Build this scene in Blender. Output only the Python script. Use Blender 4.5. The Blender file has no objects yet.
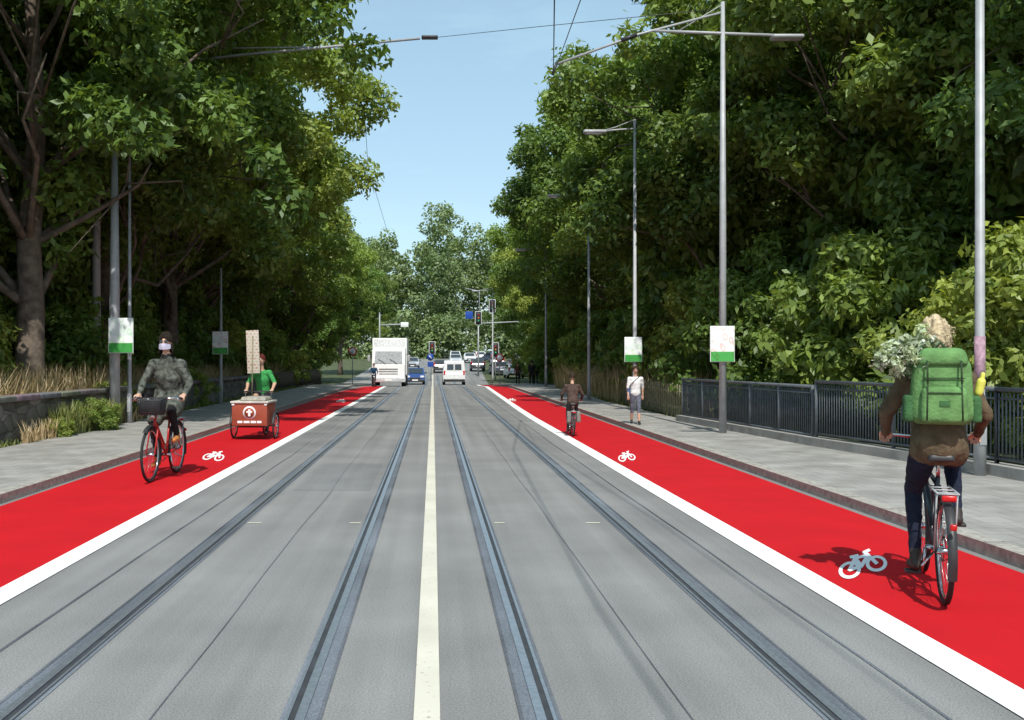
import bpy, bmesh, math, random
import numpy as np
from mathutils import Vector, Matrix, noise
random.seed(7)
C = bpy.context
S = C.scene
pi = math.pi

# ------------------------------------------------------------------ materials
def nt(name):
    m = bpy.data.materials.new(name); m.use_nodes = True
    n = m.node_tree; b = n.nodes['Principled BSDF']
    return m, n, b
def N(n, t, **k):
    x = n.nodes.new(t)
    for a, v in k.items():
        if a in x.inputs.keys(): x.inputs[a].default_value = v
        else: setattr(x, a, v)
    return x
def ramp(n, stops):
    r = n.nodes.new('ShaderNodeValToRGB'); e = r.color_ramp.elements
    while len(e) < len(stops): e.new(0.5)
    for i, (p, c) in enumerate(stops):
        e[i].position = p; e[i].color = (c[0], c[1], c[2], 1)
    return r
def mat(name, col, rough=.6, scale=8., amt=.25, metal=0., bump=0., bscale=None, spec=.4):
    m, n, b = nt(name)
    tc = N(n, 'ShaderNodeTexCoord'); no = N(n, 'ShaderNodeTexNoise'); no.inputs['Scale'].default_value = scale
    no.inputs['Detail'].default_value = 6
    n.links.new(tc.outputs['Object'], no.inputs['Vector'])
    lo = [c*(1-amt) for c in col]; hi = [min(1, c*(1+amt)) for c in col]
    r = ramp(n, [(.3, lo), (.7, hi)])
    n.links.new(no.outputs['Fac'], r.inputs['Fac']); n.links.new(r.outputs['Color'], b.inputs['Base Color'])
    b.inputs['Roughness'].default_value = rough; b.inputs['Metallic'].default_value = metal
    b.inputs['Specular IOR Level'].default_value = spec
    if bump > 0:
        n2 = N(n, 'ShaderNodeTexNoise'); n2.inputs['Scale'].default_value = bscale or scale*4
        n2.inputs['Detail'].default_value = 5
        n.links.new(tc.outputs['Object'], n2.inputs['Vector'])
        bp = N(n, 'ShaderNodeBump'); bp.inputs['Strength'].default_value = bump; bp.inputs['Distance'].default_value = .02
        n.links.new(n2.outputs['Fac'], bp.inputs['Height']); n.links.new(bp.outputs['Normal'], b.inputs['Normal'])
    return m
def asphalt(name, base, tint=(1, 1, 1), streak=.12, patch=.15):
    m, n, b = nt(name)
    tc = N(n, 'ShaderNodeTexCoord')
    f = N(n, 'ShaderNodeTexNoise'); f.inputs['Scale'].default_value = 90; f.inputs['Detail'].default_value = 4
    n.links.new(tc.outputs['Object'], f.inputs['Vector'])
    mp = N(n, 'ShaderNodeMapping'); mp.inputs['Scale'].default_value = (3.2, .06, 1)
    n.links.new(tc.outputs['Object'], mp.inputs['Vector'])
    s = N(n, 'ShaderNodeTexNoise'); s.inputs['Scale'].default_value = 1; s.inputs['Detail'].default_value = 5
    n.links.new(mp.outputs['Vector'], s.inputs['Vector'])
    l = N(n, 'ShaderNodeTexNoise'); l.inputs['Scale'].default_value = .7; l.inputs['Detail'].default_value = 7
    n.links.new(tc.outputs['Object'], l.inputs['Vector'])
    def mr(src, a, w):
        x = N(n, 'ShaderNodeMapRange'); x.inputs['From Min'].default_value = .3; x.inputs['From Max'].default_value = .7
        x.inputs['To Min'].default_value = 1-a; x.inputs['To Max'].default_value = 1+a
        n.links.new(src, x.inputs['Value']); return x.outputs['Result']
    m1 = N(n, 'ShaderNodeMath', operation='MULTIPLY'); m2 = N(n, 'ShaderNodeMath', operation='MULTIPLY')
    n.links.new(mr(f.outputs['Fac'], .30, 1), m1.inputs[0]); n.links.new(mr(s.outputs['Fac'], streak, 1), m1.inputs[1])
    n.links.new(m1.outputs[0], m2.inputs[0]); n.links.new(mr(l.outputs['Fac'], patch, 1), m2.inputs[1])
    mx = N(n, 'ShaderNodeVectorMath', operation='SCALE'); mx.inputs[0].default_value = [base*t for t in tint]
    n.links.new(m2.outputs[0], mx.inputs['Scale']); n.links.new(mx.outputs[0], b.inputs['Base Color'])
    b.inputs['Roughness'].default_value = .88; b.inputs['Specular IOR Level'].default_value = .2
    bp = N(n, 'ShaderNodeBump'); bp.inputs['Strength'].default_value = .35; bp.inputs['Distance'].default_value = .006
    n.links.new(f.outputs['Fac'], bp.inputs['Height']); n.links.new(bp.outputs['Normal'], b.inputs['Normal'])
    return m
def paint(name, col, worn, amt=.08):
    m, n, b = nt(name)
    tc = N(n, 'ShaderNodeTexCoord')
    f = N(n, 'ShaderNodeTexNoise'); f.inputs['Scale'].default_value = 26; f.inputs['Detail'].default_value = 8
    l = N(n, 'ShaderNodeTexNoise'); l.inputs['Scale'].default_value = 1.3; l.inputs['Detail'].default_value = 5
    for x in (f, l): n.links.new(tc.outputs['Object'], x.inputs['Vector'])
    r = ramp(n, [(.3, [c*(1-amt) for c in col]), (.7, [min(1, c*(1+amt)) for c in col])])
    n.links.new(l.outputs['Fac'], r.inputs['Fac'])
    r2 = ramp(n, [(.28, (1, 1, 1)), (.36, (0, 0, 0))]); n.links.new(f.outputs['Fac'], r2.inputs['Fac'])
    mx = N(n, 'ShaderNodeMixRGB'); n.links.new(r.outputs['Color'], mx.inputs['Color1'])
    mx.inputs['Color2'].default_value = (*worn, 1); n.links.new(r2.outputs['Color'], mx.inputs['Fac'])
    n.links.new(mx.outputs['Color'], b.inputs['Base Color'])
    b.inputs['Roughness'].default_value = .8; b.inputs['Specular IOR Level'].default_value = .15
    bp = N(n, 'ShaderNodeBump'); bp.inputs['Strength'].default_value = .25; bp.inputs['Distance'].default_value = .005
    n.links.new(f.outputs['Fac'], bp.inputs['Height']); n.links.new(bp.outputs['Normal'], b.inputs['Normal'])
    return m
def paving(name):
    m, n, b = nt(name)
    tc = N(n, 'ShaderNodeTexCoord'); br = N(n, 'ShaderNodeTexBrick')
    n.links.new(tc.outputs['Object'], br.inputs['Vector'])
    br.inputs['Color1'].default_value = (.29, .283, .268, 1); br.inputs['Color2'].default_value = (.35, .34, .32, 1)
    br.inputs['Mortar'].default_value = (.22, .21, .19, 1); br.inputs['Scale'].default_value = 1
    br.inputs['Brick Width'].default_value = .35; br.inputs['Row Height'].default_value = .35; br.inputs['Mortar Size'].default_value = .008
    l = N(n, 'ShaderNodeTexNoise'); l.inputs['Scale'].default_value = 1.6; l.inputs['Detail'].default_value = 8
    n.links.new(tc.outputs['Object'], l.inputs['Vector'])
    r = ramp(n, [(.3, (.72, .71, .69)), (.7, (1.1, 1.1, 1.1))]); n.links.new(l.outputs['Fac'], r.inputs['Fac'])
    mx = N(n, 'ShaderNodeMixRGB', blend_type='MULTIPLY'); mx.inputs['Fac'].default_value = 1
    n.links.new(br.outputs['Color'], mx.inputs['Color1']); n.links.new(r.outputs['Color'], mx.inputs['Color2'])
    n.links.new(mx.outputs['Color'], b.inputs['Base Color']); b.inputs['Roughness'].default_value = .85
    return m
def leafmat(name, dark, light, trans=.34):
    m = bpy.data.materials.new(name); m.use_nodes = True; n = m.node_tree; n.nodes.clear()
    o = N(n, 'ShaderNodeOutputMaterial'); at = N(n, 'ShaderNodeAttribute'); at.attribute_name = 'tone'
    oi = N(n, 'ShaderNodeObjectInfo')
    r = ramp(n, [(0, dark), (1, light)]); n.links.new(at.outputs['Fac'], r.inputs['Fac'])
    hs = N(n, 'ShaderNodeHueSaturation'); n.links.new(r.outputs['Color'], hs.inputs['Color'])
    a = N(n, 'ShaderNodeMapRange'); a.inputs['To Min'].default_value = .478; a.inputs['To Max'].default_value = .508
    n.links.new(oi.outputs['Random'], a.inputs['Value']); n.links.new(a.outputs['Result'], hs.inputs['Hue'])
    a2 = N(n, 'ShaderNodeMapRange'); a2.inputs['To Min'].default_value = 1.2; a2.inputs['To Max'].default_value = .85
    n.links.new(oi.outputs['Random'], a2.inputs['Value']); n.links.new(a2.outputs['Result'], hs.inputs['Value'])
    d = N(n, 'ShaderNodeBsdfDiffuse'); g0 = N(n, 'ShaderNodeBsdfGlossy'); g0.inputs['Roughness'].default_value = .5
    g0.inputs['Color'].default_value = (.9, .95, 1, 1)
    m0 = N(n, 'ShaderNodeMixShader'); m0.inputs['Fac'].default_value = .04
    t = N(n, 'ShaderNodeBsdfTranslucent'); mx = N(n, 'ShaderNodeMixShader'); mx.inputs['Fac'].default_value = trans
    n.links.new(hs.outputs['Color'], d.inputs['Color'])
    g = N(n, 'ShaderNodeMixRGB', blend_type='MULTIPLY'); g.inputs['Fac'].default_value = 1
    g.inputs['Color2'].default_value = (1.6, 1.5, .7, 1); n.links.new(hs.outputs['Color'], g.inputs['Color1'])
    n.links.new(g.outputs['Color'], t.inputs['Color'])
    n.links.new(d.outputs[0], m0.inputs[1]); n.links.new(g0.outputs[0], m0.inputs[2])
    n.links.new(m0.outputs[0], mx.inputs[1]); n.links.new(t.outputs[0], mx.inputs[2]); n.links.new(mx.outputs[0], o.inputs['Surface'])
    return m
def stonewall(name):
    m, n, b = nt(name)
    tc = N(n, 'ShaderNodeTexCoord'); mp = N(n, 'ShaderNodeMapping'); mp.inputs['Scale'].default_value = (1, 1.6, 3.4)
    n.links.new(tc.outputs['Object'], mp.inputs['Vector'])
    v = N(n, 'ShaderNodeTexVoronoi'); v.inputs['Scale'].default_value = 1.3; v2 = N(n, 'ShaderNodeTexVoronoi', feature='DISTANCE_TO_EDGE'); v2.inputs['Scale'].default_value = 1.3
    n.links.new(mp.outputs['Vector'], v.inputs['Vector']); n.links.new(mp.outputs['Vector'], v2.inputs['Vector'])
    bw = N(n, 'ShaderNodeRGBToBW'); n.links.new(v.outputs['Color'], bw.inputs[0])
    r = ramp(n, [(.2, (.10, .09, .075)), (.8, (.21, .19, .165))]); n.links.new(bw.outputs[0], r.inputs['Fac'])
    r2 = ramp(n, [(0, (.45, .45, .45)), (.06, (1, 1, 1))]); n.links.new(v2.outputs['Distance'], r2.inputs['Fac'])
    no = N(n, 'ShaderNodeTexNoise'); no.inputs['Scale'].default_value = 3; no.inputs['Detail'].default_value = 8; n.links.new(tc.outputs['Object'], no.inputs['Vector'])
    r3 = ramp(n, [(.3, (.55, .6, .5)), (.65, (1.1, 1.1, 1.1))]); n.links.new(no.outputs['Fac'], r3.inputs['Fac'])
    a = N(n, 'ShaderNodeMixRGB', blend_type='MULTIPLY'); a.inputs['Fac'].default_value = 1; c = N(n, 'ShaderNodeMixRGB', blend_type='MULTIPLY'); c.inputs['Fac'].default_value = 1
    n.links.new(r.outputs['Color'], a.inputs['Color1']); n.links.new(r2.outputs['Color'], a.inputs['Color2']); n.links.new(a.outputs['Color'], c.inputs['Color1']); n.links.new(r3.outputs['Color'], c.inputs['Color2'])
    n.links.new(c.outputs['Color'], b.inputs['Base Color']); b.inputs['Roughness'].default_value = .9
    bp = N(n, 'ShaderNodeBump'); bp.inputs['Strength'].default_value = .6; bp.inputs['Distance'].default_value = .03
    n.links.new(r2.outputs['Color'], bp.inputs['Height']); n.links.new(bp.outputs['Normal'], b.inputs['Normal'])
    return m

M_road = asphalt('asphalt', .212, (1, .99, .965), .15, .13)
M_band = asphalt('track_bitumen', .150, (.88, .99, 1.14), .35, .28)
M_seam = asphalt('tar_seam', .11, (.88, .96, 1.1), .3, .5)
M_patch = asphalt('asphalt_patch', .190, (1, 1, .99))
M_red = paint('red_lane_paint', (.49, .0085, .014), (.36, .012, .016), .07)
M_white = paint('white_road_paint', (.80, .80, .79), (.7, .7, .69), .04)
M_cream = paint('old_line_paint', (.58, .55, .46), (.36, .34, .30), .10)
M_pave = paving('paving_slabs')
M_kerb = mat('granite_kerb', (.34, .32, .285), .8, 14, .3, bump=.3)
M_conc = mat('concrete', (.30, .29, .27), .85, 3, .25, bump=.3, bscale=40)
M_stone = stonewall('rubble_stone')
M_steel = mat('rail_steel', (.52, .54, .58), .4, 30, .15, .85)
M_groove = mat('rail_groove', (.04, .044, .05), .8)
M_galv = mat('galvanised_steel', (.36, .37, .38), .5, 5, .12, .1)
M_dsteel = mat('painted_railing', (.10, .115, .13), .5, 6, .2)
M_wood = mat('weathered_wood', (.12, .10, .08), .85, 9, .35, bump=.4)
M_lwood = mat('pale_wood', (.22, .21, .13), .85, 9, .35, bump=.3)
M_bark = mat('bark', (.14, .11, .085), .95, 5, .45, bump=.9, bscale=14)
M_soil = mat('soil_and_grass', (.07, .085, .035), .95, 1.5, .5, bump=.5, bscale=25)
M_black = mat('black_rubber', (.018, .018, .018), .75)
M_blackp = mat('black_plastic', (.03, .03, .032), .45)
M_chrome = mat('bright_metal', (.55, .55, .56), .25, metal=1.)
M_glass = mat('window_glass', (.03, .038, .042), .06, amt=.05, spec=.8)
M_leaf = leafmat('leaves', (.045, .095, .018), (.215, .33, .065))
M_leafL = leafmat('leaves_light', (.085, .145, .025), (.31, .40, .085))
M_leafD = leafmat('leaves_far_haze', (.085, .135, .055), (.21, .29, .11), .25)  # distant leaves paler: aerial haze put into the leaf colour
M_dry = leafmat('dry_grass', (.26, .21, .10), (.56, .47, .27), .25)
M_grass = leafmat('green_grass', (.07, .11, .025), (.28, .30, .10), .3)
M_skin = mat('skin', (.50, .30, .21), .5, 20, .08)
M_wpaint = mat('white_paint', (.76, .77, .77), .35, 2, .05)
M_redl = mat('red_lens', (.5, .01, .01), .25)
M_orange = mat('amber_lens', (.7, .25, .02), .25)
M_lamp = mat('headlamp_glass', (.7, .72, .74), .12)

# ------------------------------------------------------------------ mesh helpers
def link(o): C.collection.objects.link(o); return o
def mobj(name, v, f, m, smooth=False):
    me = bpy.data.meshes.new(name); me.from_pydata([tuple(p) for p in v], [], f); me.update()
    if smooth:
        me.polygons.foreach_set('use_smooth', [True]*len(me.polygons))
    ms = m if isinstance(m, (list, tuple)) else [m]
    for q in ms: me.materials.append(q)
    return link(bpy.data.objects.new(name, me))
def group(name, kids, loc=(0, 0, 0), rz=0, sc=1):
    e = link(bpy.data.objects.new(name, None)); e.empty_display_size = .3
    e.location = loc; e.rotation_euler = (0, 0, rz); e.scale = (sc,)*3 if isinstance(sc, (int, float)) else sc
    for k in kids:
        if k.parent is None: k.parent = e
    return e
def box(name, c, s, m, bev=.0, taper=1., seg=2, rot=None, smooth=True):
    bm = bmesh.new(); bmesh.ops.create_cube(bm, size=1)
    for v in bm.verts:
        k = taper if v.co.z > 0 else 1
        v.co = Vector((v.co.x*s[0]*k, v.co.y*s[1]*k, v.co.z*s[2]))
    if bev > 0: bmesh.ops.bevel(bm, geom=bm.edges[:], offset=bev, segments=seg, affect='EDGES', profile=.6)
    me = bpy.data.meshes.new(name)
    R = rot.to_4x4() if rot is not None else Matrix.Identity(4)
    bm.transform(Matrix.Translation(Vector(c)) @ R); bm.to_mesh(me); bm.free()
    if bev > 0 and smooth: me.polygons.foreach_set('use_smooth', [True]*len(me.polygons))
    me.materials.append(m); return link(bpy.data.objects.new(name, me))
def tubegeo(V, F, pts, rad, seg=8, closed=False):
    pts = [Vector(p) for p in pts]; n = len(pts)
    if isinstance(rad, (int, float)): rad = [rad]*n
    base = len(V); up = None
    for i, p in enumerate(pts):
        if closed: t = pts[(i+1) % n]-pts[i-1]
        else: t = pts[min(i+1, n-1)]-pts[max(i-1, 0)]
        if t.length < 1e-9: t = Vector((0, 0, 1))
        t.normalize()
        if up is None: up = Vector((1, 0, 0)) if abs(t.x) < .8 else Vector((0, 1, 0))
        a = (up-t*up.dot(t)).normalized(); b = t.cross(a); up = a
        for k in range(seg):
            th = 2*pi*k/seg
            V.append(p+(a*math.cos(th)+b*math.sin(th))*rad[i])
    rng = n if closed else n-1
    for i in range(rng):
        for k in range(seg):
            a0 = base+i*seg+k; a1 = base+i*seg+(k+1) % seg
            j = (i+1) % n
            F.append((a0, a1, base+j*seg+(k+1) % seg, base+j*seg+k))
    if not closed:
        F.append(tuple(base+k for k in range(seg))[::-1]); F.append(tuple(base+(n-1)*seg+k for k in range(seg)))
def tubes(name, lst, m, seg=8, smooth=True):
    V, F = [], []
    for t in lst: tubegeo(V, F, t[0], t[1], seg, t[2] if len(t) > 2 else False)
    return mobj(name, V, F, m, smooth)
def circ(c, r, ax='x', n=32, a0=0, a1=2*pi, full=True):
    o = []
    for i in range(n):
        th = a0+(a1-a0)*i/(n if full else n-1)
        u, w = r*math.cos(th), r*math.sin(th)
        o.append((c[0], c[1]+u, c[2]+w) if ax == 'x' else (c[0]+u, c[1], c[2]+w) if ax == 'y' else (c[0]+u, c[1]+w, c[2]))
    return o

# ------------------------------------------------------------------ terrain profile
PY = [-60, 0, 66, 80, 90, 100, 115, 150, 220, 300, 3000]
PZ = [0, 0, 0, -.30, -.43, -.22, .2, 1.35, 3.4, 4.5, 4.5]
def zp(y): return float(np.interp(y, PY, PZ))
ys = sorted(set([-60, -20] + list(range(0, 300, 5)) + [66, 300, 500, 1000, 3000]))
def strip(name, xl, xr, y0, y1, zo, m, fl=None, fr=None, thick=0):
    yy = [y0]+[y for y in ys if y0 < y < y1]+[y1]
    V, F = [], []
    for y in yy:
        a = fl(y) if fl else xl; b = fr(y) if fr else xr
        V += [(a, y, zp(y)+zo), (b, y, zp(y)+zo)]
        if thick: V += [(a, y, zp(y)+zo-thick), (b, y, zp(y)+zo-thick)]
    k = 4 if thick else 2
    for i in range(len(yy)-1):
        p = i*k; q = p+k
        F.append((p, p+1, q+1, q))
        if thick:
            F.append((p+2, p, q, q+2)); F.append((p+1, p+3, q+3, q+1))
    if thick:
        F.append((0, 2, 3, 1))
        e = (len(yy)-1)*k; F.append((e, e+1, e+3, e+2))
    return mobj(name, V, F, m)

xs = [-3000, -300, -60, 60, 300, 3000]
V = [(x, y, zp(y)-.02) for y in ys for x in xs]; F = []
for j in range(len(ys)-1):
    for i in range(len(xs)-1):
        a = j*len(xs)+i; F.append((a, a+1, a+1+len(xs), a+len(xs)))
mobj('ground', V, F, M_soil)
strip('road', -5.3, 4.98, -20, 185, 0, M_road, fr=lambda y: 4.98+max(0, y-90)*.03)

def rin(y): return 3.13+max(0, y-32)/56*.85
def rout(y): return 4.86
def lin(y): return -3.32
def lout(y): return -5.2+(max(0, y-55)/22)*1.4
strip('red_cycle_lane', 0, 0, -12, 84, .004, M_red, fl=rin, fr=rout)
strip('red_cycle_lane', 0, 0, -12, 77, .004, M_red, fl=lout, fr=lin)
strip('white_edge_line', 0, 0, -12, 86, .008, M_white, fl=lambda y: rin(y)-.24, fr=lambda y: rin(y)+.01)
strip('white_edge_line', 0, 0, -12, 78, .008, M_white, fl=lambda y: lin(y)-.01, fr=lambda y: lin(y)+.22)
strip('centre_line', -.095, .035, -12, 130, .008, M_cream)
kids = []
for xc in (-2.12, -.65, .53, 2.01):
    sgn = 1 if xc in (-2.12, .53) else -1
    kids.append(strip('bitumen_band', xc-.10, xc+.10, -12, 110, .004, M_band))
    kids.append(strip('rail_head', xc-.024, xc+.024, -12, 110, .012, M_steel))
    g = xc+sgn*.041
    kids.append(strip('rail_groove', g-.015, g+.015, -12, 110, .008, M_groove))
    kids.append(strip('rail_lip', xc+sgn*.066-.009, xc+sgn*.066+.009, -12, 110, .011, M_steel))
    kids.append(strip('joint_tar', xc-sgn*.095-.010, xc-sgn*.095+.010, -12, 110, .007, M_seam))
group('tram_tracks', kids)
kids = []
for x0, w, y1 in ((-2.62, .022, 60), (-1.38, .008, 50), (2.52, .02, 60), (1.27, .008, 40)):
    V, F = [], []
    yy = np.arange(-5, y1, .4)
    for i, y in enumerate(yy):
        d = .035*noise.noise(Vector((x0*3, y*.35, 0)))
        V += [(x0+d-w/2, y, .004), (x0+d+w/2, y, .004)]
        if i: F.append((2*i-2, 2*i-1, 2*i+1, 2*i))
    kids.append(mobj('seam', V, F, M_seam))
group('tar_seams', kids)
kids = []
for yy in (10.75, 26.5, 44):
    for x0, x1 in ((-2.0, -1.85), (-.9, -.78), (.66, .77), (1.65, 1.80)):
        kids.append(strip('joint_mark', x0, x1, yy, yy+.05, .006, M_cream))
group('track_joint_marks', kids)
kids = [strip('patch', -3.05, -2.3, 19, 27, .0025, M_patch), strip('patch', .75, 1.85, 31, 39, .0025, M_patch), strip('patch', -1.9, -.85, 13.5, 17, .0025, M_patch)]
group('asphalt_repair_patches', kids)
strip('kerb', -5.47, -5.28, -20, 150, .12, M_kerb, thick=.14)
strip('pavement', -8.1, -5.47, -20, 150, .112, M_pave, thick=.13)
strip('kerb', 4.96, 5.15, -20, 88, .12, M_kerb, thick=.14)
def pr(y): return float(np.interp(y, [-20, 13.9, 19, 27, 40, 90], [8.35, 8.3, 7.6, 6.95, 6.9, 9.2]))
strip('pavement', 5.15, 0, -20, 88, .112, M_pave, fr=pr, thick=.13)
V, F = [], []
for xa, xb in ((-5.47, -5.28), (4.96, 5.15)):
    for y in range(-3, 70):
        b = len(V); V += [(xa, y, .1235), (xb, y, .1235), (xb, y+.012, .1235), (xa, y+.012, .1235)]; F.append((b, b+1, b+2, b+3))
mobj('kerb_joints', V, F, M_groove)
def pictogram(x, y, w, l, shx, shy):
    V, F = [], []
    def ln(a, b, t=.045):
        a = np.array(a, float); b = np.array(b, float); d = (b-a)/np.linalg.norm(b-a); nrm = np.array([-d[1], d[0]])*t
        k = len(V)
        for p in (a-nrm-d*t*.6, a+nrm-d*t*.6, b+nrm+d*t*.6, b-nrm+d*t*.6): V.append((p[0], p[1], (len(F)+1)*.0002))
        F.append((k, k+3, k+2, k+1))
    P = {'r': (-.30, 0), 'b': (-.04, .02), 's': (-.12, .30), 'h': (.19, .30), 'f': (.30, 0), 'hb': (.13, .42)}
    for a, b in (('r', 'b'), ('b', 's'), ('s', 'r'), ('s', 'h'), ('b', 'h'), ('h', 'f'), ('h', 'hb')): ln(P[a], P[b])
    ln((-.20, .36), (-.05, .36)); ln((.13, .42), (.25, .45))
    for cx, cy in ((-.30, 0), (.30, 0)):
        k = len(V); n = 28
        for i in range(n):
            th = 2*pi*i/n
            for r in (.16, .24): V.append((cx+r*math.cos(th), cy+r*math.sin(th), 0))
        for i in range(n):
            j = (i+1) % n; F.append((k+2*i, k+2*i+1, k+2*j+1, k+2*j))
    W = []
    for p in V:
        a = p[0]*w/1.08; b = (p[1]-.1)*l/.68
        b += a*shy; W.append((a+b*shx, b, p[2]))
    o = mobj('cycle_symbol', W, F, M_white); o.location = (x, y, .009); return o
pictogram(3.70, 8.62, .44, .92, .36, 1.1)
pictogram(3.52, 18.2, .32, 1.7, .16, 1.4)
pictogram(3.45, 44, .4, 3, .07, 1)
pictogram(-4.0, 18.3, .40, 1.7, -.15, -.9)
pictogram(-3.95, 43, .4, 3, -.07, -1)

# ------------------------------------------------------------------ foliage
def leafmesh(name, cen, rad, tone, n, L, W, mats, seed, flat=.8, shell=.45):
    rg = np.random.default_rng(seed)
    cen = np.asarray(cen); rad = np.asarray(rad); tone = np.asarray(tone)
    wts = rad**2; wts = wts/wts.sum(); idx = rg.choice(len(cen), n, p=wts)
    d = rg.normal(size=(n, 3)); d /= np.linalg.norm(d, axis=1)[:, None]
    rr = rad[idx]*(shell+(1-shell)*rg.random(n)**.6)*(1+.25*rg.normal(size=n)*.6)
    p = cen[idx]+d*rr[:, None]*np.array([1, 1, flat])
    nm = d*.6+np.array([0, 0, .45])+rg.normal(size=(n, 3))*.55; nm /= np.linalg.norm(nm, axis=1)[:, None]
    t = rg.normal(size=(n, 3))*.7+d*.7+np.array([0, 0, -.2]); t -= nm*(t*nm).sum(1)[:, None]; t /= np.linalg.norm(t, axis=1)[:, None]
    b = np.cross(nm, t); s = (.6+.8*rg.random(n))[:, None]
    v = np.stack([p-t*L*s*.5, p+b*W*s*.5-t*L*s*.05, p+t*L*s*.5-nm*L*.12, p-b*W*s*.5-t*L*s*.05], 1).reshape(-1, 3)
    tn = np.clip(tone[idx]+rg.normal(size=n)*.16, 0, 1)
    me = bpy.data.meshes.new(name)
    me.vertices.add(4*n); me.vertices.foreach_set('co', v.astype(np.float32).ravel())
    me.loops.add(4*n); me.loops.foreach_set('vertex_index', np.arange(4*n, dtype=np.int32))
    me.polygons.add(n); me.polygons.foreach_set('loop_start', np.arange(0, 4*n, 4, dtype=np.int32))
    me.update(calc_edges=True)
    a = me.attributes.new('tone', 'FLOAT', 'POINT'); a.data.foreach_set('value', np.repeat(tn, 4).astype(np.float32))
    me.materials.append(mats)
    return me
def crown(seed, rx, rz, zc, nl=16, nc=16, lobe=(2.0, 3.0), cl=(.45, .95)):
    rg = np.random.default_rng(seed); cen, rad, ton, lobes = [], [], [], []
    for i in range(nl):
        u = (i+.5)/nl; ph = i*2.399+rg.random()*.8; z = 1-2*u; z = z*.95
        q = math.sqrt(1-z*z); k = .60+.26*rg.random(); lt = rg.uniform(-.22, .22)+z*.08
        r = lobe[0]+(lobe[1]-lobe[0])*rg.random()
        c = np.array([q*math.cos(ph)*(rx*k), q*math.sin(ph)*(rx*k), zc+z*rz*k]); lobes.append(c)
        for j in range(nc):
            d = rg.normal(size=3); d /= np.linalg.norm(d)
            if d[2] < -.4: d[2] *= -.6
            cen.append(c+d*r*(.7+.5*rg.random())*np.array([1.05, 1.05, .8])); rad.append(cl[0]+(cl[1]-cl[0])*rg.random()); ton.append(.28+.4*rg.random()+.14*d[2]+lt)  # tone rises with height and upward direction: top light put into leaf colour
    return cen, rad, ton, lobes
def trunkmesh(name, seed, H, r, lobes, lean=0):
    rg = np.random.default_rng(seed+99); V, F = [], []
    top = np.array([rg.normal()*.5, rg.normal()*.5, H*.72]); pts = []
    for i in range(9):
        t = i/8; pts.append((top[0]*t*t+.15*rg.normal()*t, top[1]*t*t+.15*rg.normal()*t, top[2]*t-.1))
    rad = [r*(1.35 if i == 0 else 1.0)*(1-.7*i/8) for i in range(9)]
    tubegeo(V, F, pts, rad, 12)
    for l in lobes:
        st = max(2, min(7, int(2+5*np.clip((l[2]-H*.25)/(H*.6), 0, 1)+rg.integers(-1, 1))))
        a = np.array(pts[st]); l = np.array(l); m = (a+l)/2+np.array([0, 0, -.2+rg.normal()*.4])
        r0 = rad[st]*.42
        q = [a, a*.6+m*.4+rg.normal(size=3)*.1, m, m*.5+l*.5+rg.normal(size=3)*.2, l]
        tubegeo(V, F, q, [r0, r0*.75, r0*.55, r0*.35, r0*.15], 7)
        for _ in range(3):
            e = l+rg.normal(size=3)*1.3; tubegeo(V, F, [m*.4+l*.6, (l+e)/2+rg.normal(size=3)*.2, e], [r0*.3, r0*.2, r0*.07], 5)
    me = bpy.data.meshes.new(name); me.from_pydata([tuple(map(float, v)) for v in V], [], F); me.update()
    me.polygons.foreach_set('use_smooth', [True]*len(me.polygons)); me.materials.append(M_bark); return me
TV = []
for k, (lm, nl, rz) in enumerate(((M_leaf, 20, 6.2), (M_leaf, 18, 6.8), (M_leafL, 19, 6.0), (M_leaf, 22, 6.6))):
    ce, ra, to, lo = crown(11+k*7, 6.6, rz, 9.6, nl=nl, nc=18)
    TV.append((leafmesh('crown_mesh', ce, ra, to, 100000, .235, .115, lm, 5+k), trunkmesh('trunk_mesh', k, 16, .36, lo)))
def tree(name, x, y, sc, var, rz=None, zs=1.):
    z = zp(y)-.05
    c = link(bpy.data.objects.new('crown', TV[var][0])); t = link(bpy.data.objects.new('trunk', TV[var][1]))
    return group(name, [c, t], (x, y, z), rz if rz is not None else random.random()*6.28, (sc, sc, sc*zs))
for a in ((-10.2, 25.4, 1.12, 0, .6), (-10.9, 33.5, 1.10, 1, 2.2), (-11.0, 42, 1.13, 2, 4.0),
          (-11.8, 51, 1.12, 3, 1.0), (-12.4, 63, 1.1, 2, 3.4), (-10.6, 76, .85, 0, 5.0), (-10.6, 92, .8, 1, .3), (-10.4, 112, .8, 2, 2.3),
          (-20, 27, 1.3, 3, 2.0), (-21, 44, 1.35, 1, .9), (-21, 64, 1.3, 0, 5.1), (-16, 17, .9, 1, 3.3),
          (15.8, 18.5, 1.0, 3, 1.1), (14.4, 27.5, 1.08, 2, 4.4), (12.6, 36, 1.12, 1, .4),
          (12.8, 46, 1.0, 2, 2.9), (12.6, 58, 1.2, 3, 5.5), (11.8, 73, 1.0, 0, 1.9), (12.5, 90, .95, 2, 3.7), (13, 112, 1.0, 0, .5),
          (23, 24, 1.25, 1, 2.0), (23, 40, 1.35, 3, 4.1), (22, 62, 1.35, 0, .2)):
    tree('deciduous_tree', *a)
ce, ra, to, lo = crown(77, 2.3, 1.6, 1.5, nl=12, nc=12, lobe=(.7, 1.1), cl=(.2, .45))
SH = [leafmesh('shrub_mesh', ce, ra, to, 24000, .15, .07, M_leafL, 31)]
ce, ra, to, lo = crown(78, 2.3, 1.7, 1.6, nl=12, nc=12, lobe=(.7, 1.2), cl=(.2, .5))
SH.append(leafmesh('shrub_mesh', ce, ra, to, 24000, .17, .08, M_leaf, 32))
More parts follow.
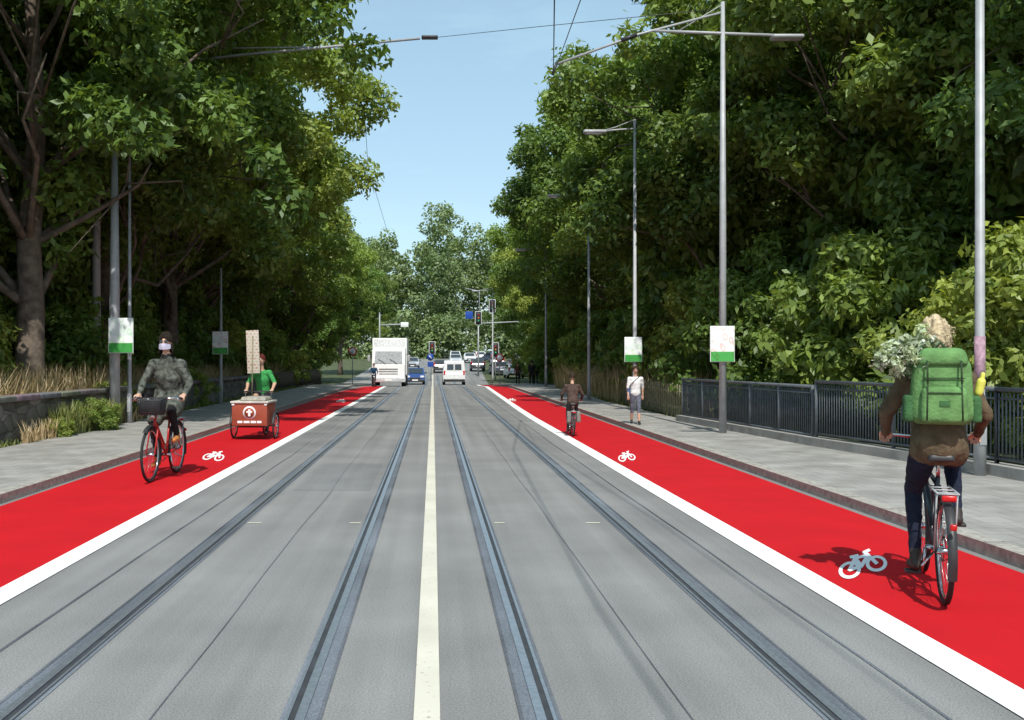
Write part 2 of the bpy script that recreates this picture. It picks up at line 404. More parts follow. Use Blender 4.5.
def shrub(x, y, s, k, zs=1.):
    o = link(bpy.data.objects.new('shrub', SH[k])); o.location = (x, y, zp(y)-.1); o.rotation_euler = (0, 0, random.random()*6.28)
    o.scale = (s, s, s*zs); return o
for y in range(16, 100, 6):
    shrub(-12.2-random.random()*2, y+random.random()*2, 1.1+random.random()*.5, random.choice((0, 1)), 1.0)
    shrub(-15.5-random.random()*2, y+random.random()*2, 1.8+random.random()*.4, 1, 1.3)
    xr = 11.2 if y < 28 else 10.2
    shrub(xr+random.random()*1.2, y+random.random()*2, 1.1+random.random()*.4, random.choice((0, 1, 0)), 1.1)
    shrub(xr+4+random.random()*2, y+random.random()*2, 2.0+random.random()*.4, random.choice((0, 1)), 1.4)
for x, y, s in ((-8.15, 23.6, .30), (-8.25, 21.6, .20), (-8.9, 27.6, .40), (-9.6, 20.3, .4), (-9.2, 36, .5), (-9.4, 50, .7), (-9.3, 62, .8), (9.2, 41, .6), (9.4, 52, .7), (9.6, 64, .8)):
    shrub(x, y, s, 0)
rg = np.random.default_rng(3); ce, ra, to = [], [], []
for i in range(64):
    x = -66+i*2.1+rg.normal()*1.0; y = 178+rg.random()*40; h = 20+rg.random()*7-2.0*math.sin(i*.7)
    for j in range(46):
        d = rg.normal(size=3); d /= np.linalg.norm(d)
        ce.append(np.array([x, y, 3+h*.55])+d*np.array([4.0, 4.0, h*.46])*(.7+.35*rg.random())); ra.append(.9+rg.random()*1.2); to.append(.25+.5*rg.random()+.15*d[2])  # upper clumps lighter here too, top light put into the tone
    for j in range(9):
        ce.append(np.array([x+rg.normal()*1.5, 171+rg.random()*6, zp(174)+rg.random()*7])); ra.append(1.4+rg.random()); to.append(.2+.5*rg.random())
link(bpy.data.objects.new('distant_trees', leafmesh('distant_trees', ce, ra, to, 300000, .62, .38, M_leafD, 44)))

def grass(name, regions, m, seed, h=(.2, .5), w=.012, thr=-.15):
    rg = np.random.default_rng(seed); V, F = [], []; tone = []
    for x0, x1, y0, y1, n in regions:
        for i in range(n):
            x = x0+(x1-x0)*rg.random(); y = y0+(y1-y0)*rg.random()
            if noise.noise(Vector((x*1.2, y*1.2, seed))) < thr: continue
            z = zp(y)
            hh = h[0]+(h[1]-h[0])*rg.random(); a = rg.random()*6.28; l = (rg.random()*.5+.1)*hh; dx, dy = math.cos(a), math.sin(a)
            k = len(V); ww = w*(.7+rg.random())*1.5
            V += [(x-dy*ww, y+dx*ww, z), (x+dy*ww, y-dx*ww, z), (x+dx*l*.35+dy*ww*.7, y+dy*l*.35-dx*ww*.7, z+hh*.6), (x+dx*l*.35-dy*ww*.7, y+dy*l*.35+dx*ww*.7, z+hh*.6), (x+dx*l, y+dy*l, z+hh)]
            F += [(k, k+1, k+2, k+3), (k+3, k+2, k+4)]; tone += [rg.random()]*5
    o = mobj(name, V, F, m); at = o.data.attributes.new('tone', 'FLOAT', 'POINT'); at.data.foreach_set('value', np.array(tone, np.float32)); return o
grass('grass', [(-8.34, -8.1, 10, 60, 3500), (-12.5, -11, 14, 60, 5000), (7.1, 8.2, 28, 60, 3000)], M_grass, 2, (.08, .28))
grass('dry_grass', [(-12.0, -8.9, 14, 34, 19000), (-11, -8.9, 34, 75, 9000), (7.3, 9, 30, 62, 3000)], M_dry, 4, (.9, 1.75), .009)
grass('verge_weeds', [(-8.3, -8.0, 17, 33, 2500)], M_dry, 6, (.2, .6), .010, .12)
grass('verge_weeds', [(-8.3, -7.9, 21.5, 25.5, 900)], M_grass, 9, (.3, .9), .014, -.5)

# ------------------------------------------------------------------ fences and walls
def railing(name, pts, h, z0, step, m, rb=.012, post=2.0, rails=(.08, 1.0)):
    L = []
    for a, b in zip(pts[:-1], pts[1:]):
        a = Vector((*a, z0)); b = Vector((*b, z0)); d = (b-a); ln = d.length; n = max(1, round(ln/post))
        for i in range(n+1):
            p = a+d*i/n; L.append(([p, p+Vector((0, 0, h+.03))], .035))
        k = int(ln/step)
        for i in range(k):
            p = a+d*(i+.5)/k; L.append(([p+Vector((0, 0, rails[0]*h)), p+Vector((0, 0, h-.05))], rb))
    o = tubes('bars', L, m, 6)
    L = []
    for a, b in zip(pts[:-1], pts[1:]):
        for f in rails:
            L.append(([(a[0], a[1], z0+h*f), (b[0], b[1], z0+h*f)], .035 if f == 1.0 else .022))
        L.append(([(a[0], a[1], z0+h*.88), (b[0], b[1], z0+h*.88)], .016))
    p = tubes('rails', L, m, 8)
    return group(name, [o, p])
railing('metal_railing', [(8.62, 6), (8.12, 14.4), (7.40, 19.3)], 1.08, .26, .085, M_dsteel, .013, 2.0)
railing('metal_railing', [(7.40, 19.5), (6.75, 27)], 1.02, .22, .085, M_dsteel, .013, 1.6)
V = [(8.45, 6, .1), (8.8, 6, .1), (8.3, 14.4, .1), (7.95, 14.4, .1), (7.58, 19.4, .1), (7.23, 19.4, .1), (6.93, 27.1, .1), (6.58, 27.1, .1)]
V = V+[(a, b, .27) for a, b, c in V]
mobj('concrete_coping', V, [(8, 9, 10, 11), (11, 10, 12, 13), (13, 12, 14, 15), (0, 8, 11, 3), (3, 11, 13, 5), (5, 13, 15, 7), (9, 1, 2, 10), (10, 2, 4, 12), (12, 4, 6, 14), (7, 15, 14, 6)], M_conc)
kids = []
for i in range(36):
    y = 27.4+i*.32; x = 6.95+i*.012
    kids.append(box('picket', (x, y, .6), (.03, .09, .90+.10*random.random()), M_lwood, .006))
kids.append(tubes('rails', [([(6.98, 27.3, .4), (7.4, 39, .4)], .03), ([(6.98, 27.3, .85), (7.4, 39, .85)], .03)], M_lwood, 6))
group('wooden_fence', kids)
kids = []
def wallseg(y0, y1, nm):
    bm = bmesh.new(); n = int((y1-y0)/.4)
    rings = []
    for i in range(n+1):
        y = y0+(y1-y0)*i/n; e = .012*noise.noise(Vector((3, y*2, 1)))
        rings.append([bm.verts.new((-8.34+e, y, -.02)), bm.verts.new((-8.37+e*2, y, .5)), bm.verts.new((-8.38+e, y, .93+e)), bm.verts.new((-8.68, y, .93+e)), bm.verts.new((-8.72, y, -.02))])
    for a, b in zip(rings[:-1], rings[1:]):
        for j in range(4): bm.faces.new((a[j], a[j+1], b[j+1], b[j]))
    me = bpy.data.meshes.new(nm); bm.to_mesh(me); bm.free(); me.materials.append(M_stone); return link(bpy.data.objects.new(nm, me))
kids.append(wallseg(8, 50, 'wall_body'))
for i in range(35):
    kids.append(box('coping_stone', (-8.53+random.uniform(-.01, .01), 8.6+i*1.2, .985+random.uniform(-.006, .006)), (.44, 1.185, .11), mat('coping_stone', tuple(.17*random.uniform(.85, 1.2)*c for c in (1, .96, .88)), .9, 5, .3, bump=.4) if i < 6 else kids[1+i % 6].data.materials[0], .02))
group('low_stone_wall', kids)
railing('picket_railing', [(-8.4, 50.6), (-8.5, 74)], 1.0, .05, .16, M_wood, .018, 2.4)

# ------------------------------------------------------------------ poles, lamps, masts
def poster_mat(c1, c2, name):
    m, n, b = nt(name); tc = N(n, 'ShaderNodeTexCoord'); sp = N(n, 'ShaderNodeSeparateXYZ'); n.links.new(tc.outputs['Generated'], sp.inputs[0])
    vr = N(n, 'ShaderNodeTexVoronoi'); vr.inputs['Scale'].default_value = 4; n.links.new(tc.outputs['Generated'], vr.inputs['Vector'])
    r = ramp(n, [(0, c1), (.27, c1), (.29, (.8, .84, .8)), (.46, (.85, .85, .85)), (.5, (.72, .78, .76)), (1, (.86, .88, .9))])
    n.links.new(sp.outputs['Z'], r.inputs['Fac'])
    r2 = ramp(n, [(.25, (1, 1, 1)), (.32, c2), (.5, (1, 1, 1))]); n.links.new(vr.outputs['Distance'], r2.inputs['Fac'])
    mx = N(n, 'ShaderNodeMixRGB', blend_type='MULTIPLY'); mx.inputs['Fac'].default_value = .7
    n.links.new(r.outputs['Color'], mx.inputs['Color1']); n.links.new(r2.outputs['Color'], mx.inputs['Color2']); n.links.new(mx.outputs['Color'], b.inputs['Base Color'])
    b.inputs['Roughness'].default_value = .6; return m
MP1 = poster_mat((.06, .36, .07), (.9, .4, .35), 'poster_print'); MP2 = poster_mat((.04, .30, .05), (.5, .85, .45), 'poster_print_b')
def poster(x, y, zc, w, h, m):
    a = box('panel', (0, 0, 0), (w, .012, h), m); b = box('frame', (0, .014, 0), (w+.03, .012, h+.03), M_wpaint, .003)
    t = tubes('clamps', [([(-.09, .04, z), (.09, .04, z)], .012) for z in (-h*.3, h*.3)], M_galv, 6)
    return group('election_poster', [a, b, t], (x, y, zc), 0)
def lamp(x, y, H, arm, r=.07, side=-1, name='street_lamp'):
    z = zp(y)
    kids = [tubes('pole', [([(0, 0, 0), (0, 0, 1.0), (0, 0, 1.05), (0, 0, H)], [r*1.25, r*1.2, r, r*.6])], M_galv, 14)]
    if arm > .5:
        kids.append(tubes('arm', [([(0, 0, H-.3), (side*arm*.5, 0, H-.33), (side*arm, 0, H-.38)], .03), ([(0, 0, H), (side*arm*.6, 0, H-.25), (side*arm, 0, H-.36)], .015)], M_galv, 8))
        kids.append(box('lamp_head', (side*(arm+.25), 0, H-.40), (.75, .26, .11), M_galv, .04))
        kids.append(box('lens', (side*(arm+.28), 0, H-.462), (.5, .2, .03), M_lamp, .01))
    kids.append(box('door', (0, -r*1.2, .6), (.09, .02, .4), M_galv, .005))
    return group(name, kids, (x, y, z))
lamp(6.58, 32.6, 9.6, 1.05)
lamp(6.5, 41.7, 9.0, 1.1)
lamp(7.0, 62, 9.0, 1.3)
lamp(5.5, 92, 8.9, 1.3)
group('lamp_post', [tubes('pole', [([(0, 0, 0), (0, 0, 1.1), (0, 0, 1.15), (0, 0, 11)], [.085, .08, .068, .05])], M_galv, 16),
     tubes('arm', [([(0, 0, 10.9), (-1.2, 0, 11.1)], .03)], M_galv, 8), box('lamp_head', (-1.5, 0, 11.1), (.75, .26, .11), M_galv, .04),
     tubes('sticker', [([(0, 0, 1.25), (0, 0, 2.0)], [.0725, .0725])], mat('faded_poster', (.35, .22, .27), .8, 12, .5), 16),
     box('door', (0, -.085, .7), (.1, .02, .5), M_galv, .005)], (7.82, 14.3, .1))
def mast(x, y, H, kids, r=.075):
    k = [tubes('pole', [([(0, 0, 0), (0, 0, H*.5), (0, 0, H)], [r*1.15, r, r*.6])], M_galv, 14)]+kids
    return group('tram_mast', k, (x, y, zp(y)))
mast(6.55, 22.6, 9.85, [
    tubes('cantilever', [([(1.7, 0, 9.08), (0, 0, 9.14), (-1.55, 0, 9.2)], .035), ([(0, 0, 9.62), (-1.9, 0, 9.12), (-3.75, 0, 8.45)], .028), ([(0, 0, 9.8), (-1.0, 0, 9.2)], .012)], M_galv, 8),
    tubes('insulator', [([(-1.95, 0, 9.11), (-2.3, 0, 8.98)], .05)], M_blackp, 8),
    tubes('stay_end', [([(-3.75, 0, 8.5), (-3.85, 0, 8.2)], .03)], M_blackp, 8),
    box('lamp_head', (1.45, 0, 9.05), (.7, .3, .09), M_galv, .04)])
poster(6.50, 22.45, 2.12, .52, .78, MP1)
poster(6.50, 32.45, 2.10, .54, .78, MP2)
mast(-10.3, 30.6, 12.2, [
    tubes('cantilever', [([(0, 0, 10.6), (4.5, 0, 11.1), (9.9, 0, 11.6)], .04), ([(0, 0, 12.0), (4, 0, 11.3), (7.4, 0, 11.35)], .018)], M_galv, 8),
    box('lamp_head', (10.2, 0, 11.63), (.5, .22, .09), M_blackp, .03)], .12)
mast(-8.15, 25.6, 7.2, [tubes('cap', [([(0, 0, 7.18), (0, 0, 7.24)], .13)], M_galv, 14)], .125)
lamp(-7.95, 26.2, 7.2, .01, .055)
poster(-7.90, 25.3, 2.38, .60, .86, MP2)
lamp(-7.95, 37.5, 5.2, .01, .06); poster(-7.95, 37.35, 2.4, .56, .82, MP1)
tubes('overhead_wires', [([(2.72, 22.6, 8.2), (1.70, 14, 6.9), (1.3, 2, 6.4), (1.3, -15, 6.3)], .011), ([(2.72, 22.6, 8.2), (2.3, 15, 7.4), (2.6, 5, 7.2), (2.6, -15, 7.1)], .009),
    ([(-.2, 30.6, 11.6), (2.7, 25, 10.1), (6.5, 22.6, 9.7)], .008), ([(-2.2, 30.6, 11), (-2.6, 40, 9.5), (-2.3, 60, 8)], .009)], M_blackp, 5)

def signal(x, z, y=0):
    k = [box('signal_housing', (x, y, z), (.36, .26, 1.05), M_blackp, .05), box('backplate', (x, y+.14, z), (.62, .02, 1.35), M_blackp, .01), box('plate_rim', (x, y+.155, z), (.70, .01, 1.43), M_wpaint, .003)]
    for i, c in enumerate((M_redl, M_orange, mat('green_lens', (.05, .5, .2), .3))):
        k.append(tubes('lens', [([(x, y-.13, z+.3-.3*i), (x, y-.16, z+.3-.3*i)], .1)], c, 12))
        k.append(tubes('visor', [(circ((x, y-.2, z+.3-.3*i), .12, 'y', 12, 0, pi, False), .012)], M_blackp, 5))
    return k
M_blue = mat('sign_blue', (.012, .06, .32), .5)
group('traffic_light', [tubes('pole', [([(0, 0, 0), (0, 0, 6.1)], [.1, .07])], M_galv, 10), tubes('arm', [([(0, 0, 5.7), (4.4, 0, 5.9)], .07)], M_galv, 8)]
      + signal(-.0, 6.3, -.2) + signal(1.5, 7.6, -.2) + [tubes('riser', [([(1.5, 0, 5.8), (1.5, 0, 7.4)], .04)], M_galv, 8),
        box('blue_sign', (-1.0, -.1, 6.6), (.8, .03, .8), M_blue, .02), tubes('bracket', [([(-1, 0, 6.6), (0, 0, 5.9)], .03)], M_galv, 6), tubes('lamp_arm', [([(.1, 0, 6), (.1, 0, 9.2), (-1.4, 0, 9.5)], .05)], M_galv, 8)], (4.9, 108, zp(108)))
group('traffic_light', [tubes('pole', [([(0, 0, 0), (0, 0, 8.3)], [.1, .06])], M_galv, 10), tubes('arm', [([(0, 0, 5.5), (3.0, 0, 5.6)], .07)], M_galv, 8), box('sign', (2.6, -.1, 5.55), (.8, .05, .5), M_wpaint, .02)] + signal(-.3, 3.2), (-5.55, 104, zp(104)))
group('traffic_light', [tubes('pole', [([(0, 0, 0), (0, 0, 3.4)], .06)], M_galv, 10)] + signal(0, 3.0, -.2), (6.3, 101, zp(101)))
group('traffic_light', [tubes('pole', [([(0, 0, 0), (0, 0, 3.4)], .06)], M_galv, 10)] + signal(0, 3.0, -.2), (-.1, 112, zp(112)))
def roadsign(x, y, zz, kind):
    k = [tubes('post', [([(0, 0, 0), (0, 0, zz+.4)], .035)], M_galv, 8)]
    if kind == 'b':
        k.append(tubes('disc', [([(0, -.05, zz), (0, -.08, zz)], .33)], M_blue, 20)); k.append(box('plate', (0, -.06, zz-.7), (.55, .02, .5), M_blue, .01))
        k.append(tubes('arrow', [([(-.15, -.09, zz+.15), (.15, -.09, zz-.15)], .04)], M_wpaint, 6))
    else:
        k.append(tubes('disc', [([(0, -.05, zz), (0, -.08, zz)], .36)], M_redl, 20)); k.append(tubes('inner', [([(0, -.081, zz), (0, -.09, zz)], .26)], M_wpaint, 20))
    return group('traffic_sign', k, (x, y, zp(y)))
roadsign(-.25, 98, 2.3, 'b'); roadsign(-6.6, 82, 2.8, 'r'); roadsign(5.6, 84, 2.3, 'r')

# ------------------------------------------------------------------ vehicles
def carmesh(col, L=4.2, W=1.74, H=1.48, van=False):
    mt = mat('car_paint', col, .25, 2, .03, spec=.6)
    if van: prof = [(-.5, .28), (-.5, .9), (-.49, 1.0), (-.475, 1.93), (-.45, 2.0), (.22, 2.0), (.36, 1.25), (.47, 1.02), (.5, .7), (.5, .28)]; H0 = 2.0
    else: prof = [(-.5, .30), (-.5, .75), (-.48, .92), (-.40, 1.40), (-.34, 1.46), (.02, 1.48), (.08, 1.45), (.24, .98), (.44, .84), (.495, .66), (.5, .30)]; H0 = 1.48
    V = []; n = len(prof); sec = [(-1, .94, 1), (-.93, 1, 0), (.93, 1, 0), (1, .94, 1)]
    for sx, _, edge in sec:
        for (a, z) in prof:
            tum = 1 if z < 1.0 else 1-.16*(z-1.0)/(H0-1.0)*(.7 if van else 1)
            V.append((sx*W/2*tum, a*L*(.985 if edge else 1), z/H0*H if not edge else (z*(.985))/H0*H+.005))
    F = []
    for s in range(3):
        for i in range(n):
            j = (i+1) % n; F.append((s*n+i, s*n+j, (s+1)*n+j, (s+1)*n+i))
    F.append(tuple(range(n))[::-1]); F.append(tuple(3*n+i for i in range(n)))
    body = mobj('body', V, F, mt); bv = body.modifiers.new('b', 'BEVEL'); bv.width = .04; bv.segments = 2
    k = [body]; s = H/H0
    def quad(nm, pts, m): k.append(mobj(nm, pts, [(0, 1, 2, 3)], m))
    if van:
        quad('windscreen', [(-.72, .365*L+.012, 1.28*s), (.72, .365*L+.012, 1.28*s), (.64, .235*L+.012, 1.93*s), (-.64, .235*L+.012, 1.93*s)], M_glass)
        quad('rear_window', [(-.62, -.49*L-.02, 1.25*s), (-.06, -.49*L-.02, 1.25*s), (-.06, -.478*L-.02, 1.7*s), (-.6, -.478*L-.02, 1.7*s)], M_glass)
        quad('rear_window', [(.06, -.49*L-.02, 1.25*s), (.62, -.49*L-.02, 1.25*s), (.6, -.478*L-.02, 1.7*s), (.06, -.478*L-.02, 1.7*s)], M_glass)
        k.append(box('door_gap', (0, -.5*L-.004, 1.1*s), (.015, .02, 1.4*s), M_blackp))
    else:
        quad('windscreen', [(-.72, .235*L+.015, 1.02*s), (.72, .235*L+.015, 1.02*s), (.62, .09*L+.015, 1.42*s), (-.62, .09*L+.015, 1.42*s)], M_glass)
        quad('rear_window', [(-.68, -.472*L-.015, 1.0*s), (.68, -.472*L-.015, 1.0*s), (.6, -.405*L-.015, 1.37*s), (-.6, -.405*L-.015, 1.37*s)], M_glass)
        for sx in (-1, 1):
            quad('side_window', [(sx*(W/2-.005), -.40*L, 1.0*s), (sx*(W/2-.005), .18*L, 1.0*s), (sx*(W/2-.105), .07*L, 1.40*s), (sx*(W/2-.105), -.36*L, 1.40*s)], M_glass)
    for sx in (-1, 1):
        for yy in (-.31*L, .32*L):
            k.append(tubes('tyre', [([(sx*(W/2-.2), yy, .32), (sx*(W/2+.01), yy, .32)], .32)], M_black, 24)); k.append(tubes('rim', [([(sx*(W/2-.05), yy, .32), (sx*(W/2+.02), yy, .32)], .2)], M_galv, 16))
        k.append(box('headlamp', (sx*W*.36, L*.487, .72*s), (.34, .1, .17), M_lamp, .03)); k.append(box('tail_lamp', (sx*W*.43, -L*.497, (.95 if not van else 1.0)*s), (.16, .06, .34), M_redl, .02))
        k.append(box('mirror', (sx*(W/2+.09), L*.16, 1.05*s), (.16, .1, .14), M_blackp, .03))
    k.append(box('grille', (0, L*.5, .55*s), (.9, .03, .2), M_blackp, .01)); k.append(box('number_plate', (0, -L*.5-.01, .6*s), (.5, .02, .12), M_wpaint)); k.append(box('bumper', (0, -L*.5, .40*s), (W*.96, .1, .2), M_blackp, .04)); k.append(box('front_bumper', (0, L*.495, .36*s), (W*.96, .1, .2), M_blackp, .04))
    k.append(box('number_plate', (0, L*.5+.05, .42*s), (.5, .02, .12), M_wpaint))
    return k
def car(name, x, y, rz, col, **a): return group(name, carmesh(col, **a), (x, y, zp(y)+.01), rz)
car('blue_car', -1.6, 89, pi+.02, (.02, .06, .22), W=1.72)
car('white_van', 1.8, 87, 0, (.72, .73, .74), L=4.6, W=1.9, H=2.1, van=True)
car('white_car', 8.4, 104, 0.05, (.7, .7, .72))
car('dark_car', 5.4, 122, 0, (.03, .035, .05)); car('parked_car', 8.6, 134, 0, (.35, .37, .4)); car('parked_car', 10.6, 128, .1, (.12, .02, .02))
car('silver_car', 3.2, 142, pi, (.4, .42, .44)); car('parked_car', 5.5, 150, pi, (.6, .6, .6)); car('parked_car', 9, 154, .3, (.05, .08, .15)); car('dark_car', .9, 118, 0, (.04, .04, .05)); car('silver_car', -2.6, 128, pi, (.3, .32, .35)); car('parked_car', 7.2, 160, .2, (.7, .7, .7)); car('parked_car', 12.5, 146, .0, (.3, .3, .32))
car('parked_car', 11.5, 116, .1, (.5, .5, .52)); car('parked_car', 3.6, 162, pi, (.7, .7, .68)); car('parked_car', 7.4, 112, .1, (.05, .06, .10)); car('parked_car', 10.2, 108, .1, (.6, .6, .6))
def truck():
    W = 2.45; k = []
    k.append(box('cargo_box', (0, -1.8, 2.12), (W, 5.6, 2.65), M_wpaint, .04))
    V = []; pr_ = [(1.15, .55), (1.15, 2.72), (1.55, 2.80), (2.55, 2.62), (2.92, 1.55), (3.0, .55)]
    for sx in (-1, 1):
        for (y, z) in pr_: V.append((sx*W*.47, y, z))
    n = len(pr_); F = [tuple(range(n)), tuple(n+i for i in range(n))[::-1]]+[(i, i+n, (i+1) % n+n, (i+1) % n) for i in range(n)]
    cab = mobj('cab', V, F, M_wpaint); b = cab.modifiers.new('b', 'BEVEL'); b.width = .08; b.segments = 3; k.append(cab)
    k.append(mobj('windscreen', [(-.98, 2.925, 1.62), (.98, 2.925, 1.62), (.92, 2.615, 2.5), (-.92, 2.615, 2.5)], [(0, 1, 2, 3)], mat('tinted_glass', (.30, .32, .33), .1)))
    k.append(mobj('box_front_panel', [(-1.1, 1.012, 2.86), (1.1, 1.012, 2.86), (1.1, 1.012, 3.36), (-1.1, 1.012, 3.36)], [(0, 1, 2, 3)], mat('box_panel', (.66, .67, .68), .4)))
    for z in (.95, 1.12, 1.29): k.append(box('grille_slat', (0, 2.99, z), (1.3, .05, .05), mat('slat_grey', (.4, .4, .4), .5), .01))
    k.append(box('bumper', (0, 3.0, .52), (W*.97, .25, .34), mat('bumper_grey', (.5, .51, .52), .5), .06)); k.append(box('number_plate', (0, 3.135, .52), (.5, .02, .12), M_wpaint))
    for sx in (-1, 1):
        k.append(box('headlamp', (sx*.95, 3.1, .62), (.34, .1, .2), M_lamp, .04)); k.append(box('mirror', (sx*1.38, 2.5, 2.0), (.2, .14, .48), M_galv, .04)); k.append(tubes('mirror_arm', [([(sx*1.1, 2.5, 2.25), (sx*1.38, 2.5, 2.25)], .02)], M_blackp, 6))
        k.append(box('mudguard', (sx*1.08, -2.6, .93), (.3, 1.2, .1), M_blackp, .03))
        for y in (1.95, -2.6):
            k.append(tubes('tyre', [([(sx*.88, y, .45), (sx*1.18, y, .45)], .45)], M_black, 24)); k.append(tubes('rim', [([(sx*1.0, y, .45), (sx*1.19, y, .45)], .26)], M_galv, 16))
    k.append(box('chassis', (0, -1.0, .68), (.9, 6.6, .2), M_blackp, .02)); k.append(tubes('wiper', [([(-.6, 2.95, 1.62), (-.1, 2.85, 1.95)], .015), ([(.2, 2.95, 1.62), (.7, 2.85, 1.95)], .015)], M_blackp, 5))
    return group('box_truck', k, (-3.08, 72, zp(72)), pi)
truck()

# ------------------------------------------------------------------ bicycles
def wheel(nm, c, r, rt=.018):
    k = [tubes('tyre', [(circ(c, r-rt, 'x', 40), rt, True)], M_black, 8), tubes('rim', [(circ(c, r-2.6*rt, 'x', 40), .010, True)], M_chrome, 6)]
    L = []
    for i in range(26):
        th = 2*pi*i/26; s = .025 if i % 2 else -.025; o = .5 if (i//2) % 2 else -.5
        L.append(([(c[0]+s, c[1]+.02*math.cos(th+o), c[2]+.02*math.sin(th+o)), (c[0], c[1]+(r-.045)*math.cos(th), c[2]+(r-.045)*math.sin(th))], .0016))
    k.append(tubes('spokes', L, M_chrome, 4)); k.append(tubes('hub', [([(c[0]-.045, c[1], c[2]), (c[0]+.045, c[1], c[2])], .022)], M_chrome, 10)); return k
def fender(c, r, a0, a1, m):
    V, F = [], []; n = 16
    for i in range(n):
        th = a0+(a1-a0)*i/(n-1)
        for x, rr in ((-.028, r-.008), (-.015, r+.006), (.015, r+.006), (.028, r-.008)): V.append((c[0]+x, c[1]+rr*math.cos(th), c[2]+rr*math.sin(th)))
        if i:
            for j in range(3): F.append(((i-1)*4+j, (i-1)*4+j+1, i*4+j+1, i*4+j))
    return mobj('mudguard', V, F, m, True)
def bicycle(fm, name='bicycle', rack=True, low=False, crank=pi/2):
    R = .345; k = wheel('r', (0, -.54, R), R)+wheel('f', (0, .54, R), R)
    bb = (0, -.09, .29); st = (0, -.24, .80); ht = (0, .34, .84); hb = (0, .385, .68)
    T = []
    T.append(([bb, st], .015)); T.append(([hb, bb], .018)); T.append(([ht, hb], .019))
    T.append(([(0, .36, .76), (0, -.02, .42)] if low else [(0, .345, .80), (0, -.225, .74)], .015))
    for s in (-1, 1):
        T.append(([(s*.02, -.09, .29), (s*.055, -.54, R)], .009)); T.append(([(s*.015, -.225, .74), (s*.055, -.54, R)], .007))
        T.append(([(0, .39, .67), (s*.05, .40, .66), (s*.055, .54, R)], [.012, .012, .008]))
    k.append(tubes('frame', T, fm, 10))
    k.append(tubes('seat_post', [([st, (0, -.27, .92)], .013), ([ht, (0, .31, .99)], .013)], M_chrome, 8))
    k.append(tubes('handlebar', [([(-.30, .20, 1.03), (-.27, .29, 1.05), (-.1, .34, 1.03), (0, .32, .99), (.1, .34, 1.03), (.27, .29, 1.05), (.30, .20, 1.03)], .011)], M_chrome, 8))
    k.append(tubes('grips', [([(-.30, .20, 1.03), (-.285, .29-.02, 1.045)], .017), ([(.30, .20, 1.03), (.285, .27, 1.045)], .017)], M_blackp, 8))
    k.append(tubes('brake_levers', [([(s*.25, .31, 1.04), (s*.30, .30, 1.02), (s*.32, .24, 1.0)], .006) for s in (-1, 1)], M_chrome, 6))
    sad = box('saddle', (0, -.30, .945), (.17, .26, .055), M_blackp, .025, .9, 3); nose = box('saddle_nose', (0, -.14, .95), (.055, .16, .04), M_blackp, .018, .9, 3); k += [sad, nose]
    c, s_ = math.cos(crank), math.sin(crank)
    pa = (.09, -.09+.17*c, .29+.17*s_); pb = (-.09, -.09-.17*c, .29-.17*s_)
    k.append(tubes('cranks', [([(.06, -.09, .29), (.085, pa[1], pa[2])], .011), ([(-.06, -.09, .29), (-.085, pb[1], pb[2])], .011), ([(-.06, -.09, .29), (.06, -.09, .29)], .02)], M_chrome, 8))
    k.append(box('pedal', (.14, pa[1], pa[2]), (.1, .09, .022), M_blackp, .005)); k.append(box('pedal', (-.14, pb[1], pb[2]), (.1, .09, .022), M_blackp, .005))
    k.append(tubes('chainring', [(circ((.045, -.09, .29), .09, 'x', 24), .006, True), (circ((.045, -.54, R), .04, 'x', 16), .006, True)], M_chrome, 6))
    k.append(tubes('chain', [([(.045, -.09, .38), (.045, -.54, R+.04)], .004), ([(.045, -.09, .20), (.045, -.54, R-.04)], .004)], M_blackp, 5))
    k.append(fender((0, -.54, R), R+.02, .2, pi+.35, M_blackp)); k.append(fender((0, .54, R), R+.02, .9, pi+.3, M_blackp))
    if rack:
        k.append(tubes('rack', [([(s*.06, -.27, .74), (s*.06, -.72, .74)], .007) for s in (-1, 1)]+[([(s*.06, -.66, .74), (s*.06, -.54, R)], .006) for s in (-1, 1)]+[([(-.06, y, .74), (.06, y, .74)], .006) for y in (-.35, -.5, -.65, -.72)], M_galv, 6))
        k.append(box('rear_reflector', (0, -.745, .715), (.085, .02, .04), M_redl, .01)); k.append(box('rear_light', (0, -.925, .56), (.04, .02, .04), M_redl, .01))
    k.append(box('front_light', (0, .45, .82), (.06, .07, .06), M_chrome, .02))
    k.append(tubes('kickstand', [([(-.03, -.3, .3), (-.12, -.42, .22)], .008)], M_chrome, 6))
    return group(name, k)

